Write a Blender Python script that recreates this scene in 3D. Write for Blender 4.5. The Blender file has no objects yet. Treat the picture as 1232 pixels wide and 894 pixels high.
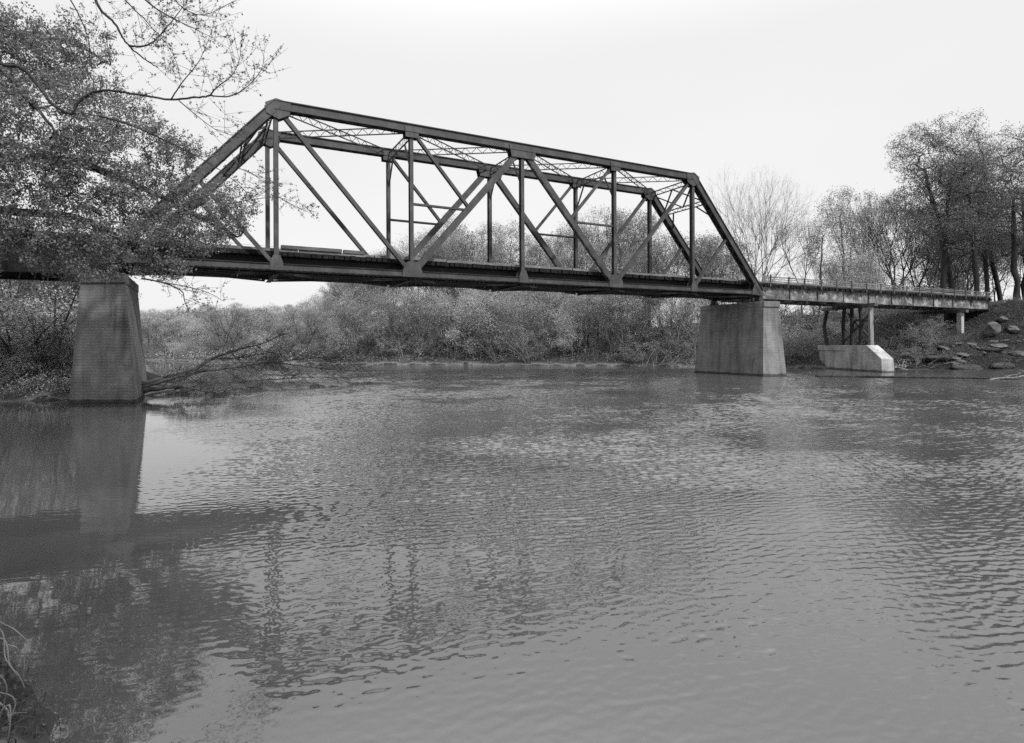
import bpy, math, random
import numpy as np
from mathutils import Vector, Matrix
R = math.radians
random.seed(7); RNG = np.random.default_rng(7)
SC = bpy.context.scene; COL = SC.collection

# ------------------------------------------------------------------ camera geometry (fitted)
F, HZ, ROLL, H = 703.0, 414.0, 0.004237, 2.70          # focal (px of 1232), horizon row, roll, eye height over the water
def at(px, Y, py=None, z=None):
    """world point seen at photo pixel (px, py) at distance Y; or at height z"""
    u = px-616.0
    v = (py-447.0) if py is not None else -33.0
    u0 = u*math.cos(ROLL)-v*math.sin(ROLL); v0 = v*math.cos(ROLL)+u*math.sin(ROLL)
    zz = H-(v0+33.0)/F*Y if z is None else z
    return Vector((u0/F*Y, Y, zz))
BX, BY, BTH = -19.54, 28.26, 1.090495                    # lower left near corner of the truss, bearing
CS, SN = math.sin(BTH), math.cos(BTH)                    # bridge direction (.8868,.4620)
ROTZ = math.atan2(SN, CS)
def B2W(t, s, z=0.0): return Vector((BX+CS*t-SN*s, BY+SN*t+CS*s, z))
def W2B(x, y): dx, dy = x-BX, y-BY; return dx*CS+dy*SN, -dx*SN+dy*CS
PAN, WID, ZB, ZT = 7.6, 4.97, 6.95, 15.68

# ------------------------------------------------------------------ mesh building
class MB:
    def __init__(s): s.v=[]; s.f=[]
    def add(s, vs, fs):
        n=len(s.v); s.v.extend([tuple(p) for p in vs]); s.f.extend([tuple(i+n for i in f) for f in fs])
    def box(s, a, b, w, h, up=(0,0,1), ext=0.0):
        """bar from a to b, w across, h along 'up'"""
        a=Vector(a); b=Vector(b); d=(b-a)
        if d.length<1e-6: return
        d.normalize(); a=a-d*ext; b=b+d*ext
        up=Vector(up); x=d.cross(up)
        if x.length<1e-4: x=d.cross(Vector((1,0,0)))
        x.normalize(); u=x.cross(d).normalized()
        vs=[p+x*(sx*w/2)+u*(sy*h/2) for p in (a,b) for sx,sy in ((-1,-1),(1,-1),(1,1),(-1,1))]
        s.add(vs,[(0,1,2,3),(7,6,5,4),(0,4,5,1),(1,5,6,2),(2,6,7,3),(3,7,4,0)])
    def tube(s, path, rad, n=6, cap=True):
        path=[Vector(p) for p in path]; m=len(path)
        if m<2: return
        ref=Vector((0,0,1)) if abs((path[-1]-path[0]).normalized().z)<.9 else Vector((1,0,0))
        base=len(s.v)
        for i,p in enumerate(path):
            d=(path[min(i+1,m-1)]-path[max(i-1,0)])
            if d.length<1e-7: d=Vector((0,0,1))
            d.normalize(); x=d.cross(ref)
            if x.length<1e-3: x=d.orthogonal()
            x.normalize(); y=x.cross(d); ref=y.cross(x)*-1 if False else ref
            r=rad[i] if hasattr(rad,'__len__') else rad
            for k in range(n):
                a=2*math.pi*k/n; q=p+x*(r*math.cos(a))+y*(r*math.sin(a)); s.v.append((q.x,q.y,q.z))
        for i in range(m-1):
            for k in range(n):
                a=base+i*n+k; b=base+i*n+(k+1)%n
                s.f.append((a,b,b+n,a+n))
        if cap:
            s.f.append(tuple(base+k for k in range(n))[::-1]); s.f.append(tuple(base+(m-1)*n+k for k in range(n)))
    def prism(s, bot, top):
        n=len(bot); s.add(list(bot)+list(top), [tuple(range(n))[::-1], tuple(range(n,2*n))]+[(i,(i+1)%n,n+(i+1)%n,n+i) for i in range(n)])
    def mesh(s, name, m, smooth=False):
        me=bpy.data.meshes.new(name); me.from_pydata(s.v,[],s.f); me.materials.append(m)
        if smooth: me.shade_smooth()
        me.update(); return me
    def build(s, name, m, parent=None, smooth=False, bevel=0, loc=None):
        o=bpy.data.objects.new(name, s.mesh(name,m,smooth)); COL.objects.link(o)
        if parent: o.parent=parent
        if loc is not None: o.location=loc
        if bevel:
            b=o.modifiers.new('bevel','BEVEL'); b.width=bevel; b.segments=2; b.limit_method='ANGLE'
        return o
def tag(o, label=None, cat=None, group=None, kind=None):
    if label: o['label']=label
    if cat: o['category']=cat
    if group: o['group']=group
    if kind: o['kind']=kind
    return o
def empty(name, loc=(0,0,0), rz=0.0, **k):
    o=bpy.data.objects.new(name,None); COL.objects.link(o); o.location=loc; o.rotation_euler=(0,0,rz); o.empty_display_size=.3
    return tag(o,**k)
def copy_tree(o, parent=None):
    c=o.copy(); COL.objects.link(c); c.parent=parent
    for ch in list(o.children): copy_tree(ch,c)
    return c

# ------------------------------------------------------------------ materials (a black and white world)
def nm(name):
    m=bpy.data.materials.new(name); m.use_nodes=True; nt=m.node_tree; nt.nodes.clear()
    return m,nt,nt.nodes.new('ShaderNodeOutputMaterial')
def N(nt,t,**k):
    n=nt.nodes.new(t)
    for a,b in k.items():
        if a.startswith('i_'): n.inputs[a[2:].replace('_',' ')].default_value=b
        else: setattr(n,a,b)
    return n
def ramp(nt,fac,pts):
    r=nt.nodes.new('ShaderNodeValToRGB'); e=r.color_ramp.elements
    while len(e)<len(pts): e.new(.5)
    for x,(p,c) in zip(e,pts): x.position=p; x.color=(c,c,c,1)
    nt.links.new(fac,r.inputs['Fac']); return r.outputs['Color']
def noise(nt,scale,detail=6,vec=None,sc=(1,1,1),rough=.6,dist=0):
    tc=nt.nodes.new('ShaderNodeTexCoord'); mp=nt.nodes.new('ShaderNodeMapping'); mp.inputs['Scale'].default_value=sc
    nt.links.new(tc.outputs[vec or 'Object'],mp.inputs['Vector'])
    n=nt.nodes.new('ShaderNodeTexNoise'); n.inputs['Scale'].default_value=scale; n.inputs['Detail'].default_value=detail
    n.inputs['Roughness'].default_value=rough; n.inputs['Distortion'].default_value=dist
    nt.links.new(mp.outputs['Vector'],n.inputs['Vector']); return n.outputs['Fac']
def math_(nt,op,a,b=None,c=None):
    n=nt.nodes.new('ShaderNodeMath'); n.operation=op
    for i,x in enumerate((a,b,c)):
        if x is None: continue
        if isinstance(x,(int,float)): n.inputs[i].default_value=x
        else: nt.links.new(x,n.inputs[i])
    return n.outputs[0]
def mulc(nt,a,b):
    n=nt.nodes.new('ShaderNodeMix'); n.data_type='RGBA'; n.blend_type='MULTIPLY'; n.inputs[0].default_value=1
    nt.links.new(a,n.inputs[6]); nt.links.new(b,n.inputs[7]); return n.outputs[2]
def solid(name, layers, rough=.8, bump=None, spec=.3):
    """layers: list of (scale, stretch, ramp points) multiplied together"""
    m,nt,out=nm(name); col=None
    for (sc,st,pts) in layers:
        c=ramp(nt,noise(nt,sc,8,None,st),pts); col=c if col is None else mulc(nt,col,c)
    p=N(nt,'ShaderNodeBsdfPrincipled'); nt.links.new(col,p.inputs['Base Color'])
    p.inputs['Roughness'].default_value=rough; p.inputs['Specular IOR Level'].default_value=spec
    if bump:
        b=nt.nodes.new('ShaderNodeBump'); b.inputs['Strength'].default_value=bump[1]; b.inputs['Distance'].default_value=bump[2]
        nt.links.new(noise(nt,bump[0],6,None,bump[3] if len(bump)>3 else (1,1,1)),b.inputs['Height']); nt.links.new(b.outputs[0],p.inputs['Normal'])
    nt.links.new(p.outputs[0],out.inputs['Surface']); return m
one=(1,1,1)
M={}
M['steel']=solid('weathered_steel',[(1.2,one,[(.28,.016),(.5,.036),(.75,.072)]),(9,(1,1,.35),[(.3,.6),(.6,1.0)])],.62,(30,.25,.004),.4)
M['steel2']=solid('dark_girder_steel',[(1.0,one,[(.3,.02),(.6,.035),(.8,.05)]),(7,one,[(.3,.6),(.6,1)])],.7,(30,.25,.004),.3)
M['stained']=solid('stained_girder_face',[(.9,(1,1,1.6),[(.32,.06),(.5,.14),(.66,.36)]),(6,(1,1,.4),[(.3,.4),(.6,1)])],.8,(20,.3,.006),.2)
M['timber']=solid('old_timber',[(1.6,(.4,1,1),[(.3,.05),(.6,.11),(.8,.20)]),(24,(.1,1,1),[(.3,.6),(.6,1)])],.9,(24,.5,.01,(.15,1,1)),.1)
M['creosote']=solid('creosoted_ties',[(1.6,(1,.4,1),[(.3,.010),(.6,.02),(.8,.04)]),(24,(1,.1,1),[(.3,.6),(.6,1)])],.9,(24,.5,.01,(1,.15,1)),.05)
M['grey_wood']=solid('bleached_wood',[(1.6,(.4,1,1),[(.3,.09),(.6,.17),(.8,.3)]),(20,(.15,1,1),[(.3,.6),(.6,1)])],.9,(24,.5,.01),.1)
M['post_wood']=solid('bleached_post_wood',[(2.2,(1,1,.3),[(.3,.14),(.6,.27),(.8,.42)]),(24,(1,1,.15),[(.3,.6),(.6,1)])],.9,(24,.5,.01),.1)
M['rock']=solid('bank_rock',[(1.1,one,[(.3,.05),(.55,.12),(.8,.24)]),(9,one,[(.3,.6),(.6,1)])],.95,(6,.7,.06),.1)
M['ledge']=solid('wet_ledge',[(1.1,(1,1,4),[(.3,.025),(.55,.06),(.8,.13)]),(9,one,[(.3,.6),(.6,1)])],.95,(5,.9,.12,(1,1,3)),.1)
M['bark']=solid('bark',[(3,(1,1,.3),[(.3,.035),(.6,.075),(.8,.12)])],.95,(14,.8,.03,(1,1,.3)),.05)
M['bark_light']=solid('pale_bark',[(3,(1,1,.4),[(.3,.09),(.6,.17),(.8,.28)])],.95,None,.05)
M['bark_dark']=solid('dark_bark',[(3,(1,1,.3),[(.3,.018),(.6,.04),(.8,.06)])],.95,(14,.8,.03,(1,1,.3)),.05)
M['drift']=solid('wet_driftwood',[(2,one,[(.3,.03),(.6,.06),(.8,.13)])],.8,None,.2)
M['straw']=solid('dry_stems',[(5,one,[(.3,.12),(.6,.22),(.8,.38)])],.9,None,.05)

def concrete(name, lo, hi, board=9.0):
    m,nt,out=nm(name)
    c=ramp(nt,noise(nt,.7,8),[(.3,lo),(.7,hi)])
    c=mulc(nt,c,ramp(nt,noise(nt,1.6,6,None,(1.2,1.2,.12)),[(.3,.5),(.5,.95),(.7,1.15)]))       # rain streaks
    c=mulc(nt,c,ramp(nt,noise(nt,2.2,6,None,(.5,.5,5)),[(.35,.85),(.6,1.03)]))                  # pour lines
    c=mulc(nt,c,ramp(nt,noise(nt,26,4),[(.25,.65),(.5,1),(.8,1.12)]))
    # wet band and silt line just above the water
    g=N(nt,'ShaderNodeNewGeometry'); sp=N(nt,'ShaderNodeSeparateXYZ'); nt.links.new(g.outputs['Position'],sp.inputs[0])
    zz=math_(nt,'ADD',sp.outputs['Z'],math_(nt,'MULTIPLY',noise(nt,3,4),.25))
    c=mulc(nt,c,ramp(nt,math_(nt,'MULTIPLY',zz,.5),[(.06,.28),(.13,.32),(.17,.95),(.6,1)]))
    p=N(nt,'ShaderNodeBsdfPrincipled'); nt.links.new(c,p.inputs['Base Color']); p.inputs['Roughness'].default_value=.9
    p.inputs['Specular IOR Level'].default_value=.15
    w=N(nt,'ShaderNodeTexWave'); w.bands_direction='Z'; w.inputs['Scale'].default_value=board/6.283*1.6; w.inputs['Distortion'].default_value=1.5
    w.inputs['Detail'].default_value=3; tc=N(nt,'ShaderNodeTexCoord'); nt.links.new(tc.outputs['Object'],w.inputs['Vector'])
    c=mulc(nt,c,ramp(nt,w.outputs['Fac'],[(.0,.72),(.14,.97),(1,1)])); c=mulc(nt,c,ramp(nt,noise(nt,5,4),[(.27,.35),(.32,1)])); nt.links.new(c,p.inputs['Base Color'])
    pit=ramp(nt,noise(nt,7,5),[(.28,0),(.36,1)])
    hh=math_(nt,'ADD',math_(nt,'MULTIPLY',w.outputs['Fac'],.12),math_(nt,'ADD',noise(nt,14,6),pit))
    b=N(nt,'ShaderNodeBump'); b.inputs['Strength'].default_value=.5; b.inputs['Distance'].default_value=.03
    nt.links.new(hh,b.inputs['Height']); nt.links.new(b.outputs[0],p.inputs['Normal'])
    nt.links.new(p.outputs[0],out.inputs['Surface']); return m
M['concrete']=concrete('old_pier_concrete',.125,.21)
M['concrete2']=concrete('pale_footing_concrete',.28,.46)

def leafmat(name, lo, hi, trans=.35):
    m,nt,out=nm(name)
    g=N(nt,'ShaderNodeNewGeometry'); oi=N(nt,'ShaderNodeObjectInfo')
    f=math_(nt,'ADD',math_(nt,'MULTIPLY',g.outputs['Random Per Island'],.65),math_(nt,'MULTIPLY',oi.outputs['Random'],.35))
    c=ramp(nt,f,[(.1,lo),(.9,hi)])
    d=N(nt,'ShaderNodeBsdfDiffuse'); t=N(nt,'ShaderNodeBsdfTranslucent'); mx=N(nt,'ShaderNodeMixShader'); mx.inputs[0].default_value=trans
    nt.links.new(c,d.inputs['Color']); nt.links.new(c,t.inputs['Color'])
    nt.links.new(d.outputs[0],mx.inputs[1]); nt.links.new(t.outputs[0],mx.inputs[2]); nt.links.new(mx.outputs[0],out.inputs['Surface']); return m
M['leaf']=leafmat('spring_leaves',.10,.34)
M['leaf_pale']=leafmat('pale_spring_leaves',.2,.5)
M['leaf_mid']=leafmat('mid_leaves',.07,.26)
M['leaf_dark']=leafmat('dark_leaves',.05,.17,.25)
M['leaf_bud']=leafmat('buds',.08,.22,.25)
M['leaf_front']=leafmat('overhanging_leaves',.06,.27,.4)

def ground_mat():
    m,nt,out=nm('bank_soil')
    c=ramp(nt,noise(nt,.25,8,'Object'),[(.3,.03),(.6,.07),(.8,.12)])
    c=mulc(nt,c,ramp(nt,noise(nt,3,8,'Object'),[(.3,.45),(.7,1.2)]))
    g=N(nt,'ShaderNodeNewGeometry'); sp=N(nt,'ShaderNodeSeparateXYZ'); nt.links.new(g.outputs['Position'],sp.inputs[0])
    c=mulc(nt,c,ramp(nt,math_(nt,'MULTIPLY_ADD',sp.outputs['X'],.05,-1.6),[(.0,1),(.3,.45)]))      # soil colour turned darker toward the right bank
    # pale dried silt along the water's edge
    zz=math_(nt,'ADD',sp.outputs['Z'],math_(nt,'MULTIPLY_ADD',noise(nt,.5,5),1.2,-.6)); sf=ramp(nt,zz,[(.03,0),(.09,.9),(.22,.5),(.4,0)])
    mxx=N(nt,'ShaderNodeMix'); mxx.data_type='RGBA'; nt.links.new(math_(nt,'MULTIPLY',sf,math_(nt,'LESS_THAN',sp.outputs['X'],34.0)),mxx.inputs[0]); nt.links.new(c,mxx.inputs[6]); mxx.inputs[7].default_value=(.15,.15,.15,1); c=mxx.outputs[2]
    p=N(nt,'ShaderNodeBsdfPrincipled'); p.inputs['Roughness'].default_value=1; p.inputs['Specular IOR Level'].default_value=.05
    nt.links.new(c,p.inputs['Base Color'])
    b=N(nt,'ShaderNodeBump'); b.inputs['Strength'].default_value=.8; b.inputs['Distance'].default_value=.3
    nt.links.new(noise(nt,2.5,8),b.inputs['Height']); nt.links.new(b.outputs[0],p.inputs['Normal'])
    nt.links.new(p.outputs[0],out.inputs['Surface']); return m
M['ground']=ground_mat()

def water_mat():
    m,nt,out=nm('river_water')
    tc=N(nt,'ShaderNodeTexCoord'); V=tc.outputs['Object']
    def tex(scale,sx,sy,rot,detail=3,dist=0.0,rough=.5):
        mp=N(nt,'ShaderNodeMapping'); mp.vector_type='TEXTURE' if False else 'POINT'
        r=N(nt,'ShaderNodeVectorRotate'); r.rotation_type='Z_AXIS'; r.inputs['Angle'].default_value=R(rot)
        nt.links.new(V,r.inputs['Vector']); nt.links.new(r.outputs[0],mp.inputs['Vector']); mp.inputs['Scale'].default_value=(sx,sy,1)
        n=N(nt,'ShaderNodeTexNoise'); n.inputs['Scale'].default_value=scale; n.inputs['Detail'].default_value=detail
        n.inputs['Distortion'].default_value=dist; n.inputs['Roughness'].default_value=rough
        nt.links.new(mp.outputs[0],n.inputs['Vector']); return n.outputs['Fac']
    def wave(scale,rot,dist=2.0,ds=1.0):
        r=N(nt,'ShaderNodeVectorRotate'); r.rotation_type='Z_AXIS'; r.inputs['Angle'].default_value=R(rot); nt.links.new(V,r.inputs['Vector'])
        w=N(nt,'ShaderNodeTexWave'); w.bands_direction='Y'; w.wave_profile='SIN'; w.inputs['Scale'].default_value=scale
        w.inputs['Distortion'].default_value=dist; w.inputs['Detail'].default_value=2; w.inputs['Detail Scale'].default_value=ds
        nt.links.new(r.outputs[0],w.inputs['Vector']); return w.outputs['Fac']
    # sheltered calm water by the left bank, wind ripples out on the river
    sp=N(nt,'ShaderNodeSeparateXYZ'); nt.links.new(V,sp.inputs[0]); X=sp.outputs['X']; Y=sp.outputs['Y']
    side=math_(nt,'ADD',X,math_(nt,'MULTIPLY',Y,.42))                 # distance out from the left bank
    m1=math_(nt,'ADD',math_(nt,'MULTIPLY',math_(nt,'ADD',side,1.0),.10),math_(nt,'MULTIPLY',math_(nt,'SUBTRACT',tex(.16,1,1,0,3),.5),1.6))
    mask=N(nt,'ShaderNodeMapRange'); mask.interpolation_type='SMOOTHSTEP'; mask.inputs['To Min'].default_value=.06; nt.links.new(m1,mask.inputs['Value'])
    mask=mask.outputs[0]
    patch=ramp(nt,tex(.11,1,2.2,20,4),[(.36,.45),(.6,1.0)])
    nearb=N(nt,'ShaderNodeMapRange'); nearb.inputs['From Min'].default_value=3.5; nearb.inputs['From Max'].default_value=26; nearb.inputs['To Min'].default_value=.16; nearb.inputs['To Max'].default_value=1.3
    nt.links.new(math_(nt,'ADD',Y,math_(nt,'MULTIPLY',math_(nt,'ABSOLUTE',math_(nt,'SUBTRACT',X,1.0)),.9)),nearb.inputs['Value'])
    amp=math_(nt,'MULTIPLY',math_(nt,'MULTIPLY',mask,patch),nearb.outputs[0])
    amp=math_(nt,'ADD',amp,.018)
    h=math_(nt,'MULTIPLY',tex(6.5,1,2.2,-14,3,.6),.006)
    h=math_(nt,'MULTIPLY',h,amp)
    h=math_(nt,'ADD',h,math_(nt,'MULTIPLY',tex(.9,1,2,5,2,.3),.002))
    b=N(nt,'ShaderNodeBump'); b.inputs['Strength'].default_value=1; b.inputs['Distance'].default_value=1
    nt.links.new(h,b.inputs['Height'])
    p=N(nt,'ShaderNodeBsdfPrincipled'); p.inputs['IOR'].default_value=2.1; nt.links.new(math_(nt,'MULTIPLY_ADD',amp,.05,.01),p.inputs['Roughness'])
    c=ramp(nt,tex(.12,1,1,0,4),[(.3,.038),(.7,.058)]); nt.links.new(c,p.inputs['Base Color'])
    nt.links.new(b.outputs[0],p.inputs['Normal']); nt.links.new(p.outputs[0],out.inputs['Surface']); return m
M['water']=water_mat()

# ------------------------------------------------------------------ terrain
WATER=[(160,-60),(60,-20),(6,.3),(1.5,1.7),(-1.5,2.3),(-2.7,3.15),(-3.3,4.1),(-4.4,5.0),(-7.2,7.4),(-12.5,12.6),(-19.5,20.5),(-26,27.9),(-21.2,29.6),(-20.3,31.2),(-15.7,33.6),(-11.3,38.0),(-10.6,40.2),
       (-14,40.2),(-20,40.0),(-27,43),(-37,60),(-58,92),(-130,112),(-130,128),(-68,109),(-50,94.5),(-22,80.5),(0,74.5),(17,69.5),(24,64),(30,62),(36,59.5),(44,58.5),(53,60),(80,64),(160,66)]
WP=np.array(WATER,float)
def sdist(x,y):
    """signed distance to the water polygon, positive on land"""
    x=np.asarray(x,float); y=np.asarray(y,float); d=np.full(x.shape,1e9); ins=np.zeros(x.shape,bool)
    n=len(WP)
    for i in range(n):
        ax,ay=WP[i]; bx,by=WP[(i+1)%n]; ex,ey=bx-ax,by-ay
        t=np.clip(((x-ax)*ex+(y-ay)*ey)/(ex*ex+ey*ey),0,1)
        d=np.minimum(d,np.hypot(x-ax-t*ex,y-ay-t*ey))
        if ay!=by:
            c=((ay>y)!=(by>y))&(x<ex*(y-ay)/ey+ax); ins^=c
    return np.where(ins,-d,d)
def sm(a,b,x): t=np.clip((x-a)/(b-a),0,1); return t*t*(3-2*t)
def wob(x,y): return (np.sin(x*.31+1.3)*np.cos(y*.27)+.6*np.sin(x*.83+y*.61)+.35*np.sin(x*1.9-y*1.4+2))/1.95
def height(x,y):
    x=np.asarray(x,float); y=np.asarray(y,float); d=sdist(x,y)
    d2=d+wob(x,y)*.5*sm(0.5,4,np.abs(d))
    far=(y+.25*x>50)
    right=sm(34,46,x)*far
    left=(~far)
    leftfar=sm(-20,-45,x)*far
    plat=np.where(left,3.2,2.6)+4.2*right-.6*leftfar
    slope=np.where(left,.5,.62)+.25*right
    z=plat*(1-np.exp(-np.maximum(d2,0)*slope/plat*1.25))
    z=z+np.where(far,sm(7,80,d)*(14-3*leftfar)*(1-.93*sm(12,34,x)),sm(20,120,d)*2)
    # low silt bar beside the left pier
    bar=sm(-27,-20,x)*(y>28.5)*(y<46)*(x<-9)
    z=np.where(bar>0,z*(1-bar)+np.minimum(z,.22)*bar,z)
    # shore right under the camera stays low
    near=1-sm(5,11,np.hypot(x,y)); z=z*(1-near)+np.minimum(z,.95)*near
    # approach embankments under the track
    t=(x-BX)*CS+(y-BY)*SN; s=-(x-BX)*SN+(y-BY)*CS
    e=7.45-.62*np.maximum(0,86-t)-.7*np.maximum(0,np.abs(s-2.5)-4); z=np.where((t>60)&(e>z),e,z)
    e=7.0-.6*np.maximum(0,t+26)-.7*np.maximum(0,np.abs(s-2.5)-4); z=np.where((t<-10)&(e>z),e,z)
    z=z+wob(x*2.3,y*2.3)*.16*sm(.5,4,d)
    bed=-np.minimum(1.6,np.maximum(0,-d)*.35)-.02
    return np.where(d<0,bed,z+.0)
def gz(x,y): return float(height(np.array([x]),np.array([y]))[0])
def sd(x,y): return float(sdist(np.array([x]),np.array([y]))[0])
def grid_lines(lo,hi,a,b,fine):
    g=list(np.arange(a,b+.01,fine)); st=fine; x=a
    while x>lo: st*=1.35; x-=st; g.insert(0,max(x,lo))
    st=fine; x=b
    while x<hi: st*=1.35; x+=st; g.append(min(x,hi))
    return np.array(g)
gx=grid_lines(-300,300,-62,84,.8); gy=grid_lines(-100,340,-4,118,.8)
XX,YY=np.meshgrid(gx,gy); ZZ=height(XX.ravel(),YY.ravel())
me=bpy.data.meshes.new('ground')
nx,ny=len(gx),len(gy); I=np.arange(nx*ny).reshape(ny,nx)
quads=np.stack([I[:-1,:-1],I[:-1,1:],I[1:,1:],I[1:,:-1]],-1).reshape(-1,4)
def np_mesh(name,V,Q,mat,smooth=False):
    me=bpy.data.meshes.new(name); V=np.asarray(V,np.float32); Q=np.asarray(Q,np.int32); k=Q.shape[1]
    me.vertices.add(len(V)); me.vertices.foreach_set('co',V.ravel())
    me.loops.add(Q.size); me.loops.foreach_set('vertex_index',Q.ravel())
    me.polygons.add(len(Q)); me.polygons.foreach_set('loop_start',np.arange(0,Q.size,k,dtype=np.int32))
    me.materials.append(mat); me.update(calc_edges=True); me.validate()
    if smooth: me.shade_smooth()
    return me
def link(name,me,parent=None,loc=None):
    o=bpy.data.objects.new(name,me); COL.objects.link(o)
    if parent: o.parent=parent
    if loc is not None: o.location=loc
    return o
tag(link('ground',np_mesh('ground',np.stack([XX.ravel(),YY.ravel(),ZZ],-1),quads,M['ground'],True)),kind='structure')
def water_mesh():
    """the river surface: real ripples in front, coarser and flat far away"""
    ys=[3.0]
    while ys[-1]<62: ys.append(ys[-1]+(.021+.0008*(ys[-1]-3)))
    st=.12
    while ys[-1]<340: st*=1.12; ys.append(ys[-1]+st)
    ys=np.array(ys); k=list(np.linspace(-.98,.98,900)); d=k[1]-k[0]; e=[]; q=.98
    while q<60: d*=1.22; q+=d; e.append(q)
    ks=np.array([-v for v in reversed(e)]+k+e)
    Kx,Yy=np.meshgrid(ks,ys); Xx=Kx*Yy
    dy=np.gradient(ys)[:,None]+0*Kx; dx=np.gradient(ks)[None,:]*Yy
    side=Xx+.42*Yy
    rng=np.random.default_rng(77)
    def field(sc,seed,n=14):
        g=np.random.default_rng(seed); z=np.zeros_like(Xx)
        for _ in range(n):
            a=g.uniform(0,6.283); f=sc*g.uniform(.5,1.6); z+=np.sin((Xx*math.cos(a)+Yy*math.sin(a)*1.6)*f+g.uniform(0,6.28))
        return z/math.sqrt(n/2)
    base=np.interp(Yy,[3,4.5,6.5,10,16,30,50],[.03,.05,.09,.15,.27,.42,.52])
    calm=sm(-3.2,4.0,side+.8*field(.45,1)); calm=.055+.945*calm
    patch=np.clip(.92+.26*field(.5,2)+.2*field(1.6,3),.3,1.5)
    edge=1-sm(-3.0,-.2,sdist(Xx.ravel(),Yy.ravel()).reshape(Xx.shape))*.7
    A=base*calm*patch*edge
    near_right=sm(2,9,Xx+.2*Yy)*(1-sm(9,16,Yy)); A*=1+.5*near_right
    WB=[1.0*np.sin(Xx*.9+i)+1.0*np.sin(Yy*.7+Xx*.35+2*i) for i in range(4)]
    Z=np.zeros_like(Xx); n=60
    for i in range(n):
        lam=math.exp(rng.uniform(math.log(.06),math.log(.42))); kk=6.2832/lam
        th=R(90+13)+rng.normal(0,.42)                          # direction the ripples travel
        wgt=math.exp(-((math.log(lam/.125))/.65)**2)
        amp=1.414*wgt/kk
        res=np.maximum(dy*abs(math.sin(th))+dx*abs(math.cos(th)),1e-4); att=np.clip(1.9-3.2*res/lam,0,1)
        ph=kk*(Xx*math.cos(th)+Yy*math.sin(th))+rng.uniform(0,6.28)
        ph+=WB[i%4]; v=np.sin(ph); Z+=amp*att*(v-.5*v*v)
        if i==0: tot=0
        tot+=wgt**2
    Z*=A/math.sqrt(tot)
    ny,nx=Xx.shape; I=np.arange(nx*ny).reshape(ny,nx)
    Q=np.stack([I[:-1,:-1],I[:-1,1:],I[1:,1:],I[1:,:-1]],-1).reshape(-1,4)
    V=np.stack([Xx.ravel(),Yy.ravel(),Z.ravel()],-1)
    nv=len(V); V=np.concatenate([V,np.array([(-300,-100,0),(300,-100,0),(180,3,0),(-180,3,0)])]); Q=np.concatenate([Q,[[nv,nv+1,nv+2,nv+3]]])
    return np_mesh('water',V,Q,M['water'],True)
tag(link('water',water_mesh()),kind='structure')

# ------------------------------------------------------------------ trees
def grow(rng,trunk,att,seg=.7,rtip=.012,up=.85,power=2.3,wig=.12,sag=0.0):
    """skeleton: the trunk path, then each attractor joined to the nearest fitting node; returns nodes, parents, radii"""
    P=[np.array(p,float) for p in trunk]; par=[-1]+list(range(len(trunk)-1))
    tr=np.array(P)
    att=np.array(att,float); d0=np.min(np.linalg.norm(att[:,None]-tr[None],axis=2),axis=1)
    cap=len(att)*12+len(trunk)+50; A=np.zeros((cap,3)); A[:len(P)]=tr; n=len(P)
    for i in np.argsort(d0):
        a=att[i]; dv=a-A[:n]; d=np.linalg.norm(dv,axis=1)
        cost=d+up*np.maximum(0,-(dv[:,2])+.25*d)+ (np.arange(n)<len(trunk)*.3)*3
        j=int(np.argmin(cost)); k=max(1,int(math.ceil(d[j]/seg))); st=A[j].copy(); pj=j
        off=rng.normal(0,1,3)*wig*d[j]
        for q in range(1,k+1):
            if n>=cap: break
            u=q/k; p=st+(a-st)*u+off*math.sin(math.pi*u)*.6; p[2]+=d[j]*(.10-sag)*math.sin(math.pi*u)
            if q<k: p+=rng.normal(0,1,3)*seg*.06
            A[n]=p; par.append(pj); pj=n; n+=1
    A=A[:n]; par=np.array(par[:n]); rr=np.zeros(n); ch=[[] for _ in range(n)]
    for i in range(1,n): ch[par[i]].append(i)
    order=[]; stack=[0]
    while stack: i=stack.pop(); order.append(i); stack.extend(ch[i])
    for i in reversed(order):
        rr[i]=rtip if not ch[i] else (sum(rr[c]**power for c in ch[i])+(rtip*.35)**power)**(1/power)
    return A,par,rr,ch
def skin(A,par,rr,ch,mb,rmin=0,base_r=None):
    starts=[(0,None)]
    sc=1.0 if base_r is None else base_r/rr[0]
    # scale the thick end only
    R_=rr*(1+(sc-1)*np.clip(rr/rr[0],0,1)**1.0)
    while starts:
        i,p=starts.pop(); path=[] if p is None else [A[p]]; rad=[] if p is None else [min(R_[p],R_[i]*1.25)]
        while True:
            path.append(A[i]); rad.append(R_[i])
            c=ch[i]
            if not c: break
            m=max(c,key=lambda k:rr[k])
            for k in c:
                if k!=m: starts.append((k,i))
            i=m
        mr=max(rad)
        if mr<rmin: continue
        n=9 if mr>.15 else (5 if mr>.05 else (4 if mr>.025 else 3))
        if len(path)>1: mb.tube([Vector(q) for q in path],rad,n,cap=False)
    return R_
def leaves_at(rng,C,spread,size,squash=.8):
    n=len(C); c=C+rng.normal(0,1,(n,3))*spread*np.array([1,1,squash])
    a=rng.normal(0,1,(n,3)); a/=np.linalg.norm(a,axis=1)[:,None]
    b=rng.normal(0,1,(n,3)); b-=a*np.sum(a*b,axis=1)[:,None]; b/=np.linalg.norm(b,axis=1)[:,None]
    s=size*rng.uniform(.55,1.35,(n,1))
    V=np.stack([c-a*s*.5,c+b*s*.32,c+a*s*.5,c-b*s*.32],1).reshape(-1,3)
    Q=np.arange(n*4).reshape(n,4); return V,Q
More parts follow.
